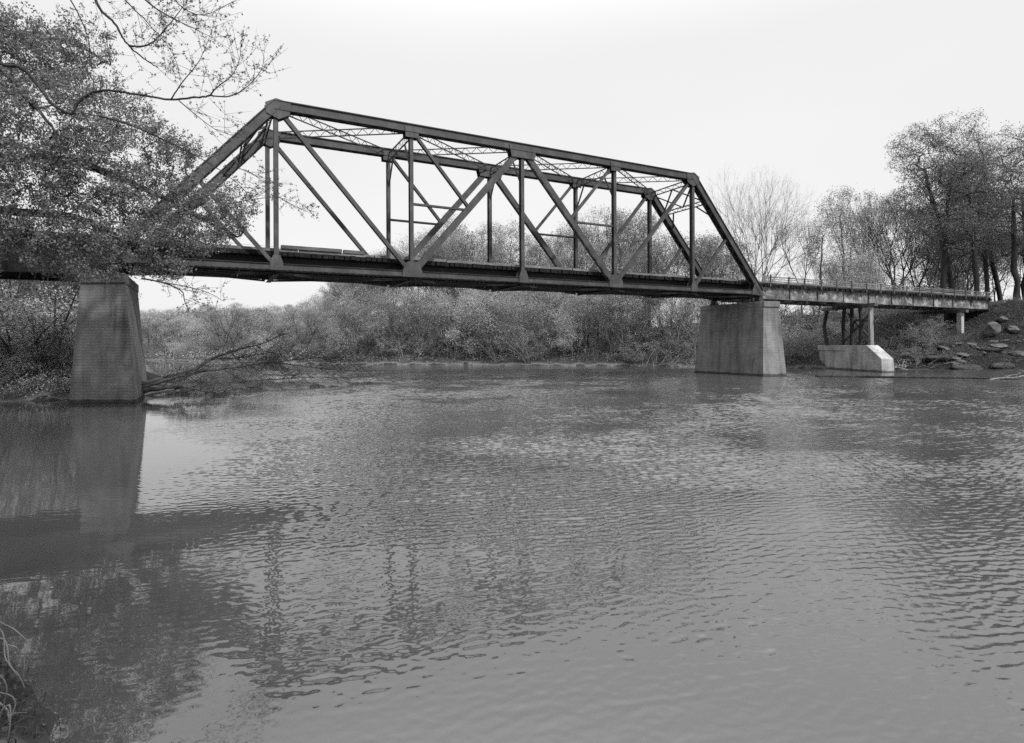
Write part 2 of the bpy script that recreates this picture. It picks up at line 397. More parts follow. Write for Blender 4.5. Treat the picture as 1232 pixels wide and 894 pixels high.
def crown_pts(rng,n,h,kind,low=.38):
    """attractors of a crown of height h"""
    out=[]
    lobes=[]
    nl={'broad':9,'tall':10,'thin':6,'cedar':10,'vase':8}[kind]
    for i in range(nl):
        u=(i+.5)/nl
        if kind=='cedar': z=h*(.12+.85*u); r=h*.16*(1.1-u); x=y=0; rz=h*.1
        else:
            z=h*(low+(.93-low)*u**.9); w={'broad':.26,'tall':.17,'thin':.12,'vase':.24}[kind]*h
            prof=math.sin(math.pi*min(1,(u*.8+.18)))
            ang=rng.uniform(0,6.283); x=math.cos(ang)*w*prof*rng.uniform(.3,.8); y=math.sin(ang)*w*prof*rng.uniform(.3,.8)
            r=w*rng.uniform(.4,.7); rz=h*.09
        lobes.append((x,y,z,r,rz))
    w=np.array([l[3]**2 for l in lobes]); w/=w.sum()
    idx=rng.choice(nl,n,p=w)
    for i in idx:
        x,y,z,r,rz=lobes[i]; v=rng.normal(0,1,3); v/=np.linalg.norm(v); v*=rng.uniform(.2,1)**(1/3)
        out.append((x+v[0]*r,y+v[1]*r,z+v[2]*rz))
    return np.array(out)
def tree_meshes(seed,h,kind,natt,nleaf,leafsize,bark,leaf,r0,lean=.04,trunks=1,twig=.014,spread=.35,low=.38):
    rng=np.random.default_rng(seed); mb=MB(); VL=[];QL=[];nv=0
    for k in range(trunks):
        att=crown_pts(rng,natt//trunks,h*(1-.08*k),kind,low)
        lx,ly=rng.normal(0,lean*h,2); bx,by=(0,0) if trunks==1 else rng.normal(0,.02*h,2)
        if trunks==1: zz_=np.clip(att[:,2]/(h*.74),0,1.2)**1.3; att[:,0]+=lx*zz_; att[:,1]+=ly*zz_
        if trunks>1:
            an=k*6.283/trunks+rng.uniform(0,1); lx,ly=math.cos(an)*h*.13,math.sin(an)*h*.13; att[:,0]+=lx*.8; att[:,1]+=ly*.8
        m=9; top={'broad':.62,'vase':.6,'tall':.74,'thin':.78,'cedar':.95}[kind]
        tr=[(bx+lx*(q/m)**1.3+rng.normal(0,.0035*h),by+ly*(q/m)**1.3+rng.normal(0,.0035*h),-.5+(h*top+.5)*q/m) for q in range(m+1)]
        A,par,rr,ch=grow(rng,tr,att,seg=h*.045,rtip=twig)
        skin(A,par,rr,ch,mb,base_r=r0/(trunks**.5))
        tips=A[(rr<twig*2.2)&(A[:,2]>h*.1)]
        if nleaf:
            C=tips[rng.integers(0,len(tips),nleaf//trunks)]
            V,Q=leaves_at(rng,C,spread,leafsize); VL.append(V); QL.append(Q+nv); nv+=len(V)
    tm=mb.mesh('trunk',bark,True); cm=np_mesh('crown',np.concatenate(VL),np.concatenate(QL),leaf) if VL else None
    return tm,cm
def fork_meshes(seed,h,stems,levels,nleaf,leafsize,bark,leaf,r0,low=.3,spread=.2,lift=.10,wide=1.0):
    """a tree of straight forking branches, down to fine twigs"""
    rng=np.random.default_rng(seed); mb=MB(); tips=[]
    def go(p,d,l,r,lv):
        n=3 if lv>2 else 2; path=[p.copy()]; rad=[r]; q=p.copy(); dd=d.copy()
        for k in range(n):
            dd=dd+rng.normal(0,.07,3); dd[2]+=.05; dd/=np.linalg.norm(dd); q=q+dd*l/n; path.append(q.copy()); rad.append(r*(1-.28*(k+1)/n))
            if lv<levels-1 and lv>0 and rng.random()<.55:
                sdv=dd+rng.normal(0,.75,3); sdv/=np.linalg.norm(sdv); go(q,sdv,l*.5,r*.35,min(levels,lv+3))
        mb.tube([Vector(x) for x in path],rad,8 if r>.09 else (5 if r>.03 else 3),cap=False)
        if lv>=levels: tips.append(q); return
        m=2 if rng.random()<.75 else 3; az=rng.uniform(0,6.283)
        a=np.cross(dd,[.3,.2,1.0]) if abs(dd[2])<.95 else np.cross(dd,[1.0,0,0]); a/=np.linalg.norm(a); b=np.cross(dd,a)
        for k in range(m):
            ang=rng.uniform(.28,.62)*(1 if k else .6)*wide; t=az+k*6.283/m+rng.normal(0,.3)
            nd=dd*math.cos(ang)+(a*math.cos(t)+b*math.sin(t))*math.sin(ang); nd[2]+=lift; nd/=np.linalg.norm(nd)
            go(q,nd,l*rng.uniform(.70,.88),r*.72*(.98 if k==0 else .86),lv+1)
    for k in range(stems):
        an=k*6.283/stems+rng.uniform(0,1); d=np.array([math.cos(an)*.16,math.sin(an)*.16,1.0]) if stems>1 else np.array([rng.normal(0,.04),rng.normal(0,.04),1.0]); d/=np.linalg.norm(d)
        go(np.array([math.cos(an)*.1*(stems>1),math.sin(an)*.1*(stems>1),-.5]),d,h*low,r0/(stems**.4),0)
    # bring the tree to its height
    top=max(v[2] for v in mb.v); f=h/top; mb.v=[(x*f,y*f,z*f) for x,y,z in mb.v]; T_=np.array(tips)*f
    V,Q=leaves_at(rng,T_[rng.integers(0,len(T_),nleaf)],spread,leafsize)
    return mb.mesh('trunk',bark,True),np_mesh('crown',V,Q,leaf)
def shrub_meshes(seed,h,nleaf,leafsize,bark,leaf,stems=9,natt=110):
    rng=np.random.default_rng(seed); mb=MB(); VL=[];QL=[];nv=0
    for k in range(stems):
        an=rng.uniform(0,6.283); rr_=rng.uniform(.15,1.15)*h; hh=h*rng.uniform(.35,1.1)
        tx,ty=math.cos(an)*rr_,math.sin(an)*rr_
        tr=[(tx*.15+tx*.8*(q/5)**1.4,ty*.15+ty*.8*(q/5)**1.4,-.3+(hh*.9)*(q/5)**.9) for q in range(6)]
        att=np.array(tr[3:])[rng.integers(0,3,natt//stems)]+rng.normal(0,1,(natt//stems,3))*h*.15
        att[:,2]=np.maximum(att[:,2],.1)
        A,par,r,ch=grow(rng,tr,att,seg=h*.12,rtip=.008)
        skin(A,par,r,ch,mb,base_r=.035)
        tips=A[A[:,2]>h*.08]; C=tips[rng.integers(0,len(tips),nleaf//stems)]
        V,Q=leaves_at(rng,C,.055*h,leafsize); VL.append(V); QL.append(Q+nv); nv+=len(V)
    return mb.mesh('stem',bark,True),np_mesh('foliage',np.concatenate(VL),np.concatenate(QL),leaf)

PROTO={}
def P_(key,meshes,h): PROTO.setdefault(key,[]).append((meshes,h))
for s in range(3): P_('leafy',tree_meshes(10+s,14,'broad',430,12000,.15,M['bark'],M['leaf'],.19,spread=.36,twig=.009,low=.24),14)
for s in range(3): P_('tall',tree_meshes(20+s,17,'tall',420,9500,.15,M['bark'],M['leaf'],.17,spread=.38,twig=.009,low=.2),17)
for s in range(2): P_('pale',tree_meshes(30+s,10,'broad',360,8500,.15,M['bark_light'],M['leaf_pale'],.13,spread=.34,trunks=3,twig=.008,low=.15),10)
for s in range(3): P_('thin',fork_meshes(40+s,14,1,7,2600,.12,M['bark'],M['leaf_bud'],.14,low=.26),14)
for s in range(2): P_('leafy',fork_meshes(240+s,14,2,7,9000,.14,M['bark'],M['leaf'],.17,low=.2,spread=.35),14)
for s in range(2): P_('dark',tree_meshes(50+s,13,'cedar',330,12000,.17,M['bark_dark'],M['leaf_dark'],.2,lean=.01,spread=.4),13)
for s in range(3): P_('shrub',shrub_meshes(60+s,3.2,3600,.12,M['bark_light'],M['leaf'],stems=8,natt=170),3.2)
for s in range(2): P_('paleshrub',shrub_meshes(70+s,3.2,3200,.11,M['bark_light'],M['leaf_pale'],stems=8,natt=170),3.2)
for s in range(2): P_('brush',shrub_meshes(80+s,3.0,900,.09,M['bark_light'],M['leaf_bud'],stems=13,natt=230),3.0)
def plant(key,x,y,h,name,label,cat,group=None,rz=None,widen=1.0,i=None,z=None,parts=('trunk','crown')):
    lst=PROTO[key]; (tm,cm),ph=lst[random.randrange(len(lst)) if i is None else i]
    s=h/ph; o=empty(name,(x,y,(gz(x,y) if z is None else z)-.05),random.uniform(0,6.28) if rz is None else rz,label=label,cat=cat,group=group)
    o.scale=(s*widen,s*widen,s)
    link(parts[0],tm,o)
    if cm: link(parts[1],cm,o)
    return o

SKY=[(150,372),(240,364),(300,360),(370,366),(395,340),(450,302),(500,278),(540,262),(570,250),(600,254),(640,282),(680,266),(720,254),(770,250),(820,256),(860,272),(910,290),(950,285),(1000,262),(1050,250),(1100,262),(1130,190),(1232,180)]
def skyline(px): return float(np.interp(px,[a for a,b in SKY],[b for a,b in SKY]))
placed=[]
def scatter(n,px0,px1,d0,d1,keys,fmin,fmax,name,label,cat,group,mind=2.2,ymin=55,hmin=4.5,hmax=22,widen=1.0):
    c=0
    for _ in range(n*30):
        if c>=n: break
        px=random.uniform(px0,px1); Y=random.uniform(ymin,170); p=at(px,Y,z=0)
        d=sd(p.x,p.y)
        if not d0<d<d1: continue
        t,s=W2B(p.x,p.y)
        if -4<s<9 and t>44 : continue
        if any((p.x-a)**2+(p.y-b)**2<mind**2 for a,b in placed): continue
        g=gz(p.x,p.y); top=H+(HZ-skyline(px))/F*Y; h=(top-g)*random.uniform(fmin,fmax)
        if h<hmin: continue
        h=min(h,hmax)
        placed.append((p.x,p.y)); k=random.choice(keys)
        nm_,lb,gr=name[k] if isinstance(name,dict) else (name,label,group)
        plant(k,p.x,p.y,h,nm_,lb,cat,gr,widen=widen); c+=1
KN={'leafy':('leafy_tree','broad leafing tree in the wood on the far bank','wooded bank broad trees'),
    'tall':('tall_tree','tall narrow leafing tree in the wood on the far bank','wooded bank tall trees'),
    'pale':('pale_tree','pale leafing low tree at the edge of the far bank wood','wooded bank pale trees'),
    'thin':('slender_tree','slender nearly bare tree in the wood on the far bank','wooded bank slender trees'),
    'dark':('cedar_tree','dark evergreen tree in the wood on the far bank','wooded bank dark evergreens')}
LN={'leafy':('low_tree','low tree on the distant hillside beyond the side creek','creek hillside trees'),
    'pale':('pale_tree','pale low tree on the distant hillside beyond the side creek','creek hillside pale trees'),
    'thin':('slender_tree','thin bare tree on the distant hillside beyond the side creek','creek hillside bare trees')}
# the wood behind the truss
scatter(42,395,905,6,34,['leafy','tall','thin','leafy','tall'],.72,1.0,KN,None,'tree',None,mind=2.6)
scatter(14,395,905,22,60,['leafy','tall'],.9,1.03,KN,None,'tree',None,mind=3)
scatter(30,385,860,1.0,9,['pale','thin','pale','leafy'],.35,.62,KN,None,'tree',None,mind=2.0)
for px,Y,h in ((545,92,15),(572,95,17.5),(592,90,16)):
    p=at(px,Y,z=0); plant('dark',p.x,p.y,h,*KN['dark'][:2],'tree',KN['dark'][2])
scatter(80,110,405,1,75,['leafy','pale','thin','pale'],.72,1.02,LN,None,'tree',None,mind=2.2,ymin=88,hmin=3,hmax=13,widen=1.5)
# individual trees
def lone(key,px,Y,top,name,label,group=None,**k):
    p=at(px,Y,z=0); g=gz(p.x,p.y); zt=at(px,Y,top).z; placed.append((p.x,p.y)); return plant(key,p.x,p.y,zt-g,name,label,'tree',group,**k)
thin_bare=fork_meshes(91,22,2,8,2500,.08,M['bark'],M['leaf_bud'],.26,low=.27,spread=.25,lift=.02,wide=1.2); PROTO['bare']=[(thin_bare,22)]
lone('bare',905,84,200,'bare_tree','tall forked bare tree rising behind the right end post of the truss',widen=.68,rz=.4)
big=[tree_meshes(95,22,'broad',900,19000,.14,M['bark_dark'],M['leaf_mid'],.27,twig=.011,spread=.3,low=.3),tree_meshes(96,22,'tall',900,16000,.14,M['bark_dark'],M['leaf_mid'],.24,twig=.011,spread=.3,low=.3)]
PROTO['big']=[(b,22) for b in big]
lone('big',1134,73,138,'riverside_tree','tall dark stemmed tree above the right abutment, left one of the close pair',i=0,widen=1.0,rz=1.1)
lone('big',1149,74,146,'riverside_tree','tall dark stemmed tree above the right abutment, right one of the close pair',i=1,widen=1.25,rz=2.2)
lone('big',1176,71,152,'riverside_tree','tall straight tree at the end of the approach deck',i=0,widen=1.05,rz=4.2)
lone('big',1190,78,168,'riverside_tree','slimmer tree just behind the tree at the end of the approach deck',i=1,widen=1.1,rz=.5)
lone('big',1222,70,158,'riverside_tree','big thick trunked tree at the right edge of the view above the rocks',i=0,widen=1.15,rz=3)
lone('big',1207,84,176,'riverside_tree','tree standing back between the thick trunked tree and the deck end',i=1,widen=1.2,rz=1.9)
lone('big',1236,80,150,'riverside_tree','tree behind the thick trunked tree at the right edge',i=0,widen=1.3,rz=5.5)
lone('big',1262,72,165,'riverside_tree','tree just past the right edge with its crown reaching into view',i=1,widen=1.3,rz=5)
for k,(px,Y,tp,key,lb) in enumerate([(965,96,262,'thin','thin tree right behind the approach deck nearest to the truss'),
    (986,92,252,'tall','slender tree second from the truss behind the approach deck'),
    (1018,88,222,'tall','taller slender tree behind the deck above the timber bent'),
    (1032,93,232,'thin','thin straight tree just right of the taller slender tree'),
    (1048,90,226,'thin','thin twin of straight trees behind the deck railing'),
    (1076,86,236,'leafy','leafy forked tree behind the railing, half way to the big trees'),
    (1097,90,244,'leafy','leafy low forked tree next to the big dark stemmed pair'),
    (1112,98,262,'thin','thin tree close left of the big dark stemmed pair')]):
    lone(key,px,Y,tp,'deckside_tree',lb)
scatter(26,925,1250,12,50,['leafy','thin','pale','thin'],.45,.8,{'leafy':('background_tree','leafing tree filling the wood behind the approach deck','approach wood leafing trees'),
    'thin':('background_tree','thin bare tree in the wood behind the approach deck','approach wood thin trees'),'pale':('background_tree','pale low tree in the wood behind the approach deck','approach wood pale trees')},None,'tree',None,mind=2.6)
# shrubs along the far bank
SN_={'shrub':('shrub','leafing shrub in the thicket along the far bank','far bank thicket shrubs'),'paleshrub':('pale_shrub','pale leafing shrub in the thicket along the far bank','far bank pale shrubs'),
     'brush':('brush','tangled bare brush along the far bank','far bank bare brush')}
def shrubs(n,px0,px1,d0,d1,h0,h1,names,keys,ymin=50,ymax=130,skip=True,mind=.9):
    c=0
    for _ in range(n*40):
        if c>=n: break
        px=random.uniform(px0,px1); Y=random.uniform(ymin,ymax); p=at(px,Y,z=0)
        if not d0<sd(p.x,p.y)<d1: continue
        t,s=W2B(p.x,p.y)
        if skip and -3.5<s<8 and t>46 and t>62: continue
        if 52<t<64 and -5<s<6: continue
        if any((p.x-a)**2+(p.y-b)**2<mind**2 for a,b in placed): continue
        placed.append((p.x,p.y)); k=random.choice(keys); nm_,lb,gr=names[k]
        plant(k,p.x,p.y,random.uniform(h0,h1),nm_,lb,'shrub',gr,widen=random.uniform(.9,1.4),parts=('stem','foliage')); c+=1
PROTO['sapling']=[(fork_meshes(140+q_,8,1+q_%2,6,1500,.11,M['bark_light'],M['leaf_pale'],.07,low=.25),8) for q_ in range(3)]
scatter(60,400,845,.6,7,['sapling'],.35,.75,{'sapling':('sapling','slim pale stemmed sapling at the water edge of the far bank','far bank saplings')},None,'tree',None,mind=1.2,hmin=3,hmax=9)
shrubs(62,398,845,.8,6,1.2,4.4,SN_,['shrub','paleshrub','brush','brush','shrub'])
shrubs(34,398,960,5,16,2.8,5.5,SN_,['shrub','paleshrub','brush'])
shrubs(40,940,1110,.5,14,1.0,2.6,{k:(v[0],v[1].replace('along the far bank','under the approach deck'),v[2].replace('far bank','under deck')) for k,v in SN_.items()},['shrub','brush','brush'],skip=False)
shrubs(30,935,1120,10,34,2.2,4.5,{k:(v[0],v[1].replace('along the far bank','in the wood behind the approach deck'),v[2].replace('far bank','behind deck')) for k,v in SN_.items()},['shrub','brush'],ymin=72,ymax=112)
shrubs(40,150,420,.2,8,1.6,3.6,{k:(v[0],v[1].replace('along the far bank','beyond the side creek'),v[2].replace('far bank','creek side')) for k,v in SN_.items()},['shrub','paleshrub','brush'],ymin=85,ymax=125)
shrubs(46,-60,92,.4,13,1.6,4.4,{k:(v[0],v[1].replace('along the far bank','on the bank left of the near pier'),v[2].replace('far bank','left bank')) for k,v in SN_.items()},['brush','brush','brush','paleshrub'],ymin=27,ymax=52,mind=.8)
shrubs(16,165,260,1.5,14,1.5,3.0,{k:(v[0],v[1].replace('along the far bank','on the bank behind the near pier'),v[2].replace('far bank','behind pier')) for k,v in SN_.items()},['shrub','brush'],ymin=44,ymax=80)
scatter(18,-80,150,3,40,['leafy','thin','pale'],0,0,KN,None,'tree',None) if False else None
for k in range(30):
    px=random.uniform(-80,118); Y=random.uniform(36,75); p=at(px,Y,z=0)
    if sd(p.x,p.y)<1.5: continue
    t,s=W2B(p.x,p.y)
    if s<7: continue
    plant(random.choice(['leafy','thin','pale']),p.x,p.y,random.uniform(6,10),'bank_tree','leafing tree on the left bank behind the bridge','tree','left bank trees behind the bridge')

# ------------------------------------------------------------------ the truss span
RIG=empty('truss_bridge',(BX,BY,0),ROTZ,label='long dark steel through truss span with sloping end posts resting on two concrete piers',cat='bridge')
Y0=(0,1,0)
def U(i,s): return Vector((i*PAN,s,ZT))
def L(i,s): return Vector((i*PAN,s,ZB))
def part(name,mb,mat='steel',parent=RIG,bevel=0): return mb.build(name,M[mat],parent)
def zigzag(mb,a,b,off,w,th,n):
    """two angles either side of the line a-b (offset +-off) joined by zigzag lacing"""
    a=Vector(a); b=Vector(b); off=Vector(off)
    for sg in (-1,1): mb.box(a+off*sg,b+off*sg,th*1.7,th*1.7)
    for k in range(n):
        p=a.lerp(b,k/n); q=a.lerp(b,(k+1)/n); sg=1 if k%2 else -1
        mb.box(p+off*sg,q-off*sg,th*.5,th)
def boxchord(a,b,w,h,up,lace=True):
    """built-up channel: two webs, a cover plate on top, edge angles, lacing underneath"""
    mb=MB(); a=Vector(a); b=Vector(b); d=(b-a).normalized(); up=Vector(up); x=d.cross(up).normalized(); u=x.cross(d).normalized()
    for sg in (-1,1):
        mb.box(a+x*sg*(w/2-.02),b+x*sg*(w/2-.02),.03,h,u)
        mb.box(a+x*sg*(w/2+.037)-u*(h/2-.03),b+x*sg*(w/2+.037)-u*(h/2-.03),.08,.02,u)
        mb.box(a+x*sg*(w/2+.037)+u*(h/2-.012),b+x*sg*(w/2+.037)+u*(h/2-.012),.08,.02,u)
    mb.box(a+u*(h/2+.014),b+u*(h/2+.014),w+.16,.024,u)
    if lace:
        n=max(4,int((b-a).length/.45))
        for k in range(n):
            p=a.lerp(b,k/n)-u*(h/2+.004); q=a.lerp(b,(k+1)/n)-u*(h/2+.004); sg=1 if k%2 else -1
            mb.box(p+x*sg*w*.46,q-x*sg*w*.46,.07,.012,u)
    return mb
for s in (0,WID):
    part('top_chord',boxchord(U(1,s)-Vector((.1,0,0)),U(5,s)+Vector((.1,0,0)),.42,.50,(0,0,1)))
    for i,j in ((0,1),(6,5)):
        a,b=L(i,s),U(j,s); d=(b-a).normalized(); x=d.cross(Vector(Y0)); x=x if x.z>0 else -x
        part('end_post',boxchord(a,b+d*.1,.42,.50,x))
    # bottom chord: two channels tied by battens
    mb=MB()
    for sg in (-1,1):
        mb.box(L(0,s)+Vector((-.2,sg*.17,0)),L(6,s)+Vector((.2,sg*.17,0)),.025,.34)
        for zz in (-1,1): mb.box(L(0,s)+Vector((-.2,sg*.215,zz*.157)),L(6,s)+Vector((.2,sg*.215,zz*.157)),.085,.018)
    for k in range(60):
        xx=.4+k*.762; mb.box((xx,s-.155,ZB+.172),(xx,s+.155,ZB+.172),.2,.01); mb.box((xx+.3,s-.155,ZB-.172),(xx+.3,s+.155,ZB-.172),.2,.01)
    part('bottom_chord',mb)
    def ih(a,b,w,dep,name,lace=False,fl=.02):
        """H section: flanges face the river sides, web between"""
        mb=MB(); a=Vector(a); b=Vector(b); yv=Vector(Y0)
        for sg in (-1,1): mb.box(a+yv*sg*dep/2,b+yv*sg*dep/2,w,fl,Y0)
        if lace:
            n=max(3,int((b-a).length/.4)); d=(b-a).normalized(); e=d.cross(yv).normalized()*(w/2-.01)
            for k in range(n):
                p=a.lerp(b,k/n); q=a.lerp(b,(k+1)/n); sg=1 if k%2 else -1
                for ee in (e,-e): mb.box(p+yv*sg*dep*.45+ee,q-yv*sg*dep*.45+ee,.05,.012,e)
        else: mb.box(a,b,.02,dep-.022,Y0)
        return part(name,mb)
    for i in range(1,6): ih(L(i,s),U(i,s)-Vector((0,0,.2)),.24 if i in (1,3,5) else .22,.30,'vertical')
    for i,j in ((2,3),(4,3)): ih(L(i,s),U(j,s),.38,.32,'diagonal',lace=True)
    for i,j in ((2,1),(4,5)): ih(L(i,s),U(j,s),.22,.26,'diagonal')
    for (i,a,b) in ((2,2,3),(4,4,3)):                      # sub diagonals up to U2 / U4 and the level struts
        mid=(L(a,s)+U(b,s))/2; ih(mid,U(i,s),.18,.2,'sub_diagonal')
        m2=mid-Vector((0,0,.12)); q=Vector((i*PAN,s,m2.z)); mb=MB(); mb.box(m2,q,.14,.12); mb.box(m2+Vector((0,0,-.055)),q+Vector((0,0,-.055)),.24,.02); part('strut',mb)
    for (i,a,b) in ((1,0,1),(5,6,5)):
        mid=(L(a,s)+U(b,s))/2; ih(L(i,s),mid,.2,.22,'sub_diagonal',lace=True)
    # gusset plates
    def gusset(c,pts,name='gusset_plate'):
        mb=MB()
        for sg in (-1,1):
            y=s+sg*.245; v=[(c.x+px,y-.012,c.z+pz) for px,pz in pts]; w=[(c.x+px,y+.012,c.z+pz) for px,pz in pts]; mb.prism(v,w)
        part(name,mb)
    low=[(-.62,-.2),(.62,-.2),(.55,.25),(.25,.75),(-.25,.75),(-.55,.25)]
    for i in (1,3,5): gusset(L(i,s),[(-.33,-.19),(.33,-.19),(.33,.2),(.18,.62),(-.18,.62),(-.33,.2)])
    for i in (2,4): gusset(L(i,s),[(-.62,-.19),(.62,-.19),(.6,.2),(.34,.72),(-.3,.72),(-.6,.2)])
    gusset(L(0,s),[(-.4,-.3),(1.15,-.2),(1.1,.15),(.75,.85),(-.1,.1)]); gusset(L(6,s),[(.4,-.3),(-1.15,-.2),(-1.1,.15),(-.75,.85),(.1,.1)])
    for i in (2,4): gusset(U(i,s),[(-.45,.1),(.45,.1),(.4,-.55),(-.4,-.55)])
    gusset(U(3,s),[(-1.05,.1),(1.05,.1),(.85,-.7),(-.85,-.7)])
    for sg,i in ((1,1),(-1,5)): gusset(U(i,s),[(-.55*sg,.05),(0,.36),(.75*sg,.22),(.7*sg,-.45),(.15*sg,-.75),(-.5*sg,-.5)])
# overhead bracing
for i in range(1,5):
    for (s0,s1) in ((.2,WID-.2),(WID-.2,.2)):
        mb=MB(); a=Vector((i*PAN+.25,s0,ZT-.02)); b=Vector(((i+1)*PAN-.25,s1,ZT-.02)); zigzag(mb,a,b,(0,0,.19),.1,.035,22)
        part('lateral_brace',mb)
for i in (2,3,4):
    mb=MB(); zigzag(mb,(i*PAN,.2,ZT-.28),(i*PAN,WID-.2,ZT-.28),(0,0,.24),.1,.04,11)
    part('sway_strut',mb)
    for sy,ey in ((0,1.25),(WID,WID-1.25)):
        mb=MB(); mb.box((i*PAN,sy+(.12 if sy==0 else -.12),ZT-2.3),(i*PAN,ey,ZT-.5),.09,.09); part('knee_brace',mb)
for i,j in ((1,0),(5,6)):
    d=(L(j,0)-U(i,0)).normalized()
    def PP(u,s): p=U(i,s)+d*u; p.y=s; return p
    mb=MB(); zigzag(mb,PP(.25,.2),PP(.25,WID-.2),d*.18,.1,.045,10); part('portal_strut',mb)
    mb=MB(); zigzag(mb,PP(2.3,.2),PP(2.3,WID-.2),d*.16,.1,.045,10); part('portal_strut',mb)
    for a,b in ((.2,WID/2),(WID-.2,WID/2)):
        mb=MB(); mb.box(PP(.4,a),PP(2.2,b),.1,.1); mb.box(PP(2.2,a),PP(.4,b),.1,.1); part('portal_brace',mb)
    for a,b in ((.1,1.2),(WID-.1,WID-1.2)):
        mb=MB(); mb.box(PP(3.9,a),PP(2.45,b),.12,.1); part('knee_brace',mb)
# floor system
for i in range(7):
    mb=MB(); xx=i*PAN if 0<i<6 else (.15 if i==0 else 6*PAN-.15); mb.box((xx,.2,ZB-.02),(xx,WID-.2,ZB-.02),.02,.72)
    for zz in (-1,1): mb.box((xx,.2,ZB-.02+zz*.37),(xx,WID-.2,ZB-.02+zz*.37),.28,.025)
    part('floor_beam',mb,'steel2')
for s in (1.15,1.9,3.07,3.82):
    mb=MB(); mb.box((0,s,ZB+.33),(6*PAN,s,ZB+.33),.02,.62)
    for zz in (-1,1): mb.box((0,s,ZB+.33+zz*.32),(6*PAN,s,ZB+.33+zz*.32),.24,.025)
    part('stringer',mb,'steel2')
for i in range(6):
    mb=MB()
    for a,b in ((.25,WID-.25),(WID-.25,.25)):
        mb.box((i*PAN+.2,a,ZB-.26),((i+1)*PAN-.2,b,ZB-.26),.11,.02); mb.box((i*PAN+.2,a,ZB-.31),((i+1)*PAN-.2,b,ZB-.31),.02,.09)
    part('lower_lateral_brace',mb)
rt=random.Random(3)
def deck_ties(mb,x0,x1,z,s0=.42,s1=4.55,step=.31):
    x=x0+.12
    while x<x1-.1:
        a=rt.uniform(-.12,.10); b=rt.uniform(-.1,.12); w=.25+rt.uniform(-.02,.03); dz=rt.uniform(-.02,.015)
        mb.box((x+rt.uniform(-.02,.02),s0+a,z+dz),(x+rt.uniform(-.02,.02),s1+b,z+dz),w,.24); x+=step
mb=MB(); deck_ties(mb,-.1,6*PAN+.1,ZB+.80); part('deck_ties',mb,'creosote')
for s in (.62,4.35):
    x=-.2
    while x<6*PAN-.2:
        ln=min(rt.uniform(3.4,5.2),6*PAN-x+.1); mb=MB(); dz=rt.uniform(-.02,.03)
        mb.box((x,s+rt.uniform(-.03,.03),ZB+1.005+dz),(x+ln-.05,s+rt.uniform(-.05,.05),ZB+1.0+rt.uniform(-.01,.04)),.2,.16)
        o=part('guard_timber',mb,'grey_wood'); x+=ln
for s in (1.75,3.2):
    mb=MB(); mb.box((-.2,s,ZB+.93),(6*PAN+.2,s,ZB+.93),.14,.02); mb.box((-.2,s,ZB+1.0),(6*PAN+.2,s,ZB+1.0),.02,.12); mb.box((-.2,s,ZB+1.07),(6*PAN+.2,s,ZB+1.07),.07,.035); part('rail',mb,'steel2')
for i in (0,6):
    for s in (0,WID):
        mb=MB(); x=i*PAN; zb=6.13
        mb.box((x-.4,s,zb+.035),(x+.4,s,zb+.035),.6,.07); mb.box((x-.3,s,zb+.13),(x+.3,s,zb+.13),.5,.12)
        v=[(x-.26,s-.2,zb+.19),(x+.26,s-.2,zb+.19),(x+.26,s+.2,zb+.19),(x-.26,s+.2,zb+.19)]; w=[(x-.12,s-.2,ZB-.19),(x+.12,s-.2,ZB-.19),(x+.12,s+.2,ZB-.19),(x-.12,s+.2,ZB-.19)]
        mb.prism(v,w); part('bearing',mb,'steel2')
# timbers left lying on the deck edge
def brect(mb,t0,t1,s,z,w,h,dz=0): mb.box((t0,s,z),(t1,s+dz,z),w,h)
for (t0,t1,s,z,lb) in ((7.9,11.2,.45,ZB+1.19,'squared timber lying on the bridge deck edge, left of the two'),(11.3,12.5,.5,ZB+1.17,'short squared timber lying on the deck edge right of the longer one')):
    o=MB(); o.box((t0-(t0+t1)/2,0,0),(t1-(t0+t1)/2,0,0),.26,.2); w=B2W((t0+t1)/2,s+.12,z)
    ob=o.build('loose_timber',M['timber'],bevel=.01,loc=w); ob.rotation_euler=(0,0,ROTZ+.01); tag(ob,lb,'timber')

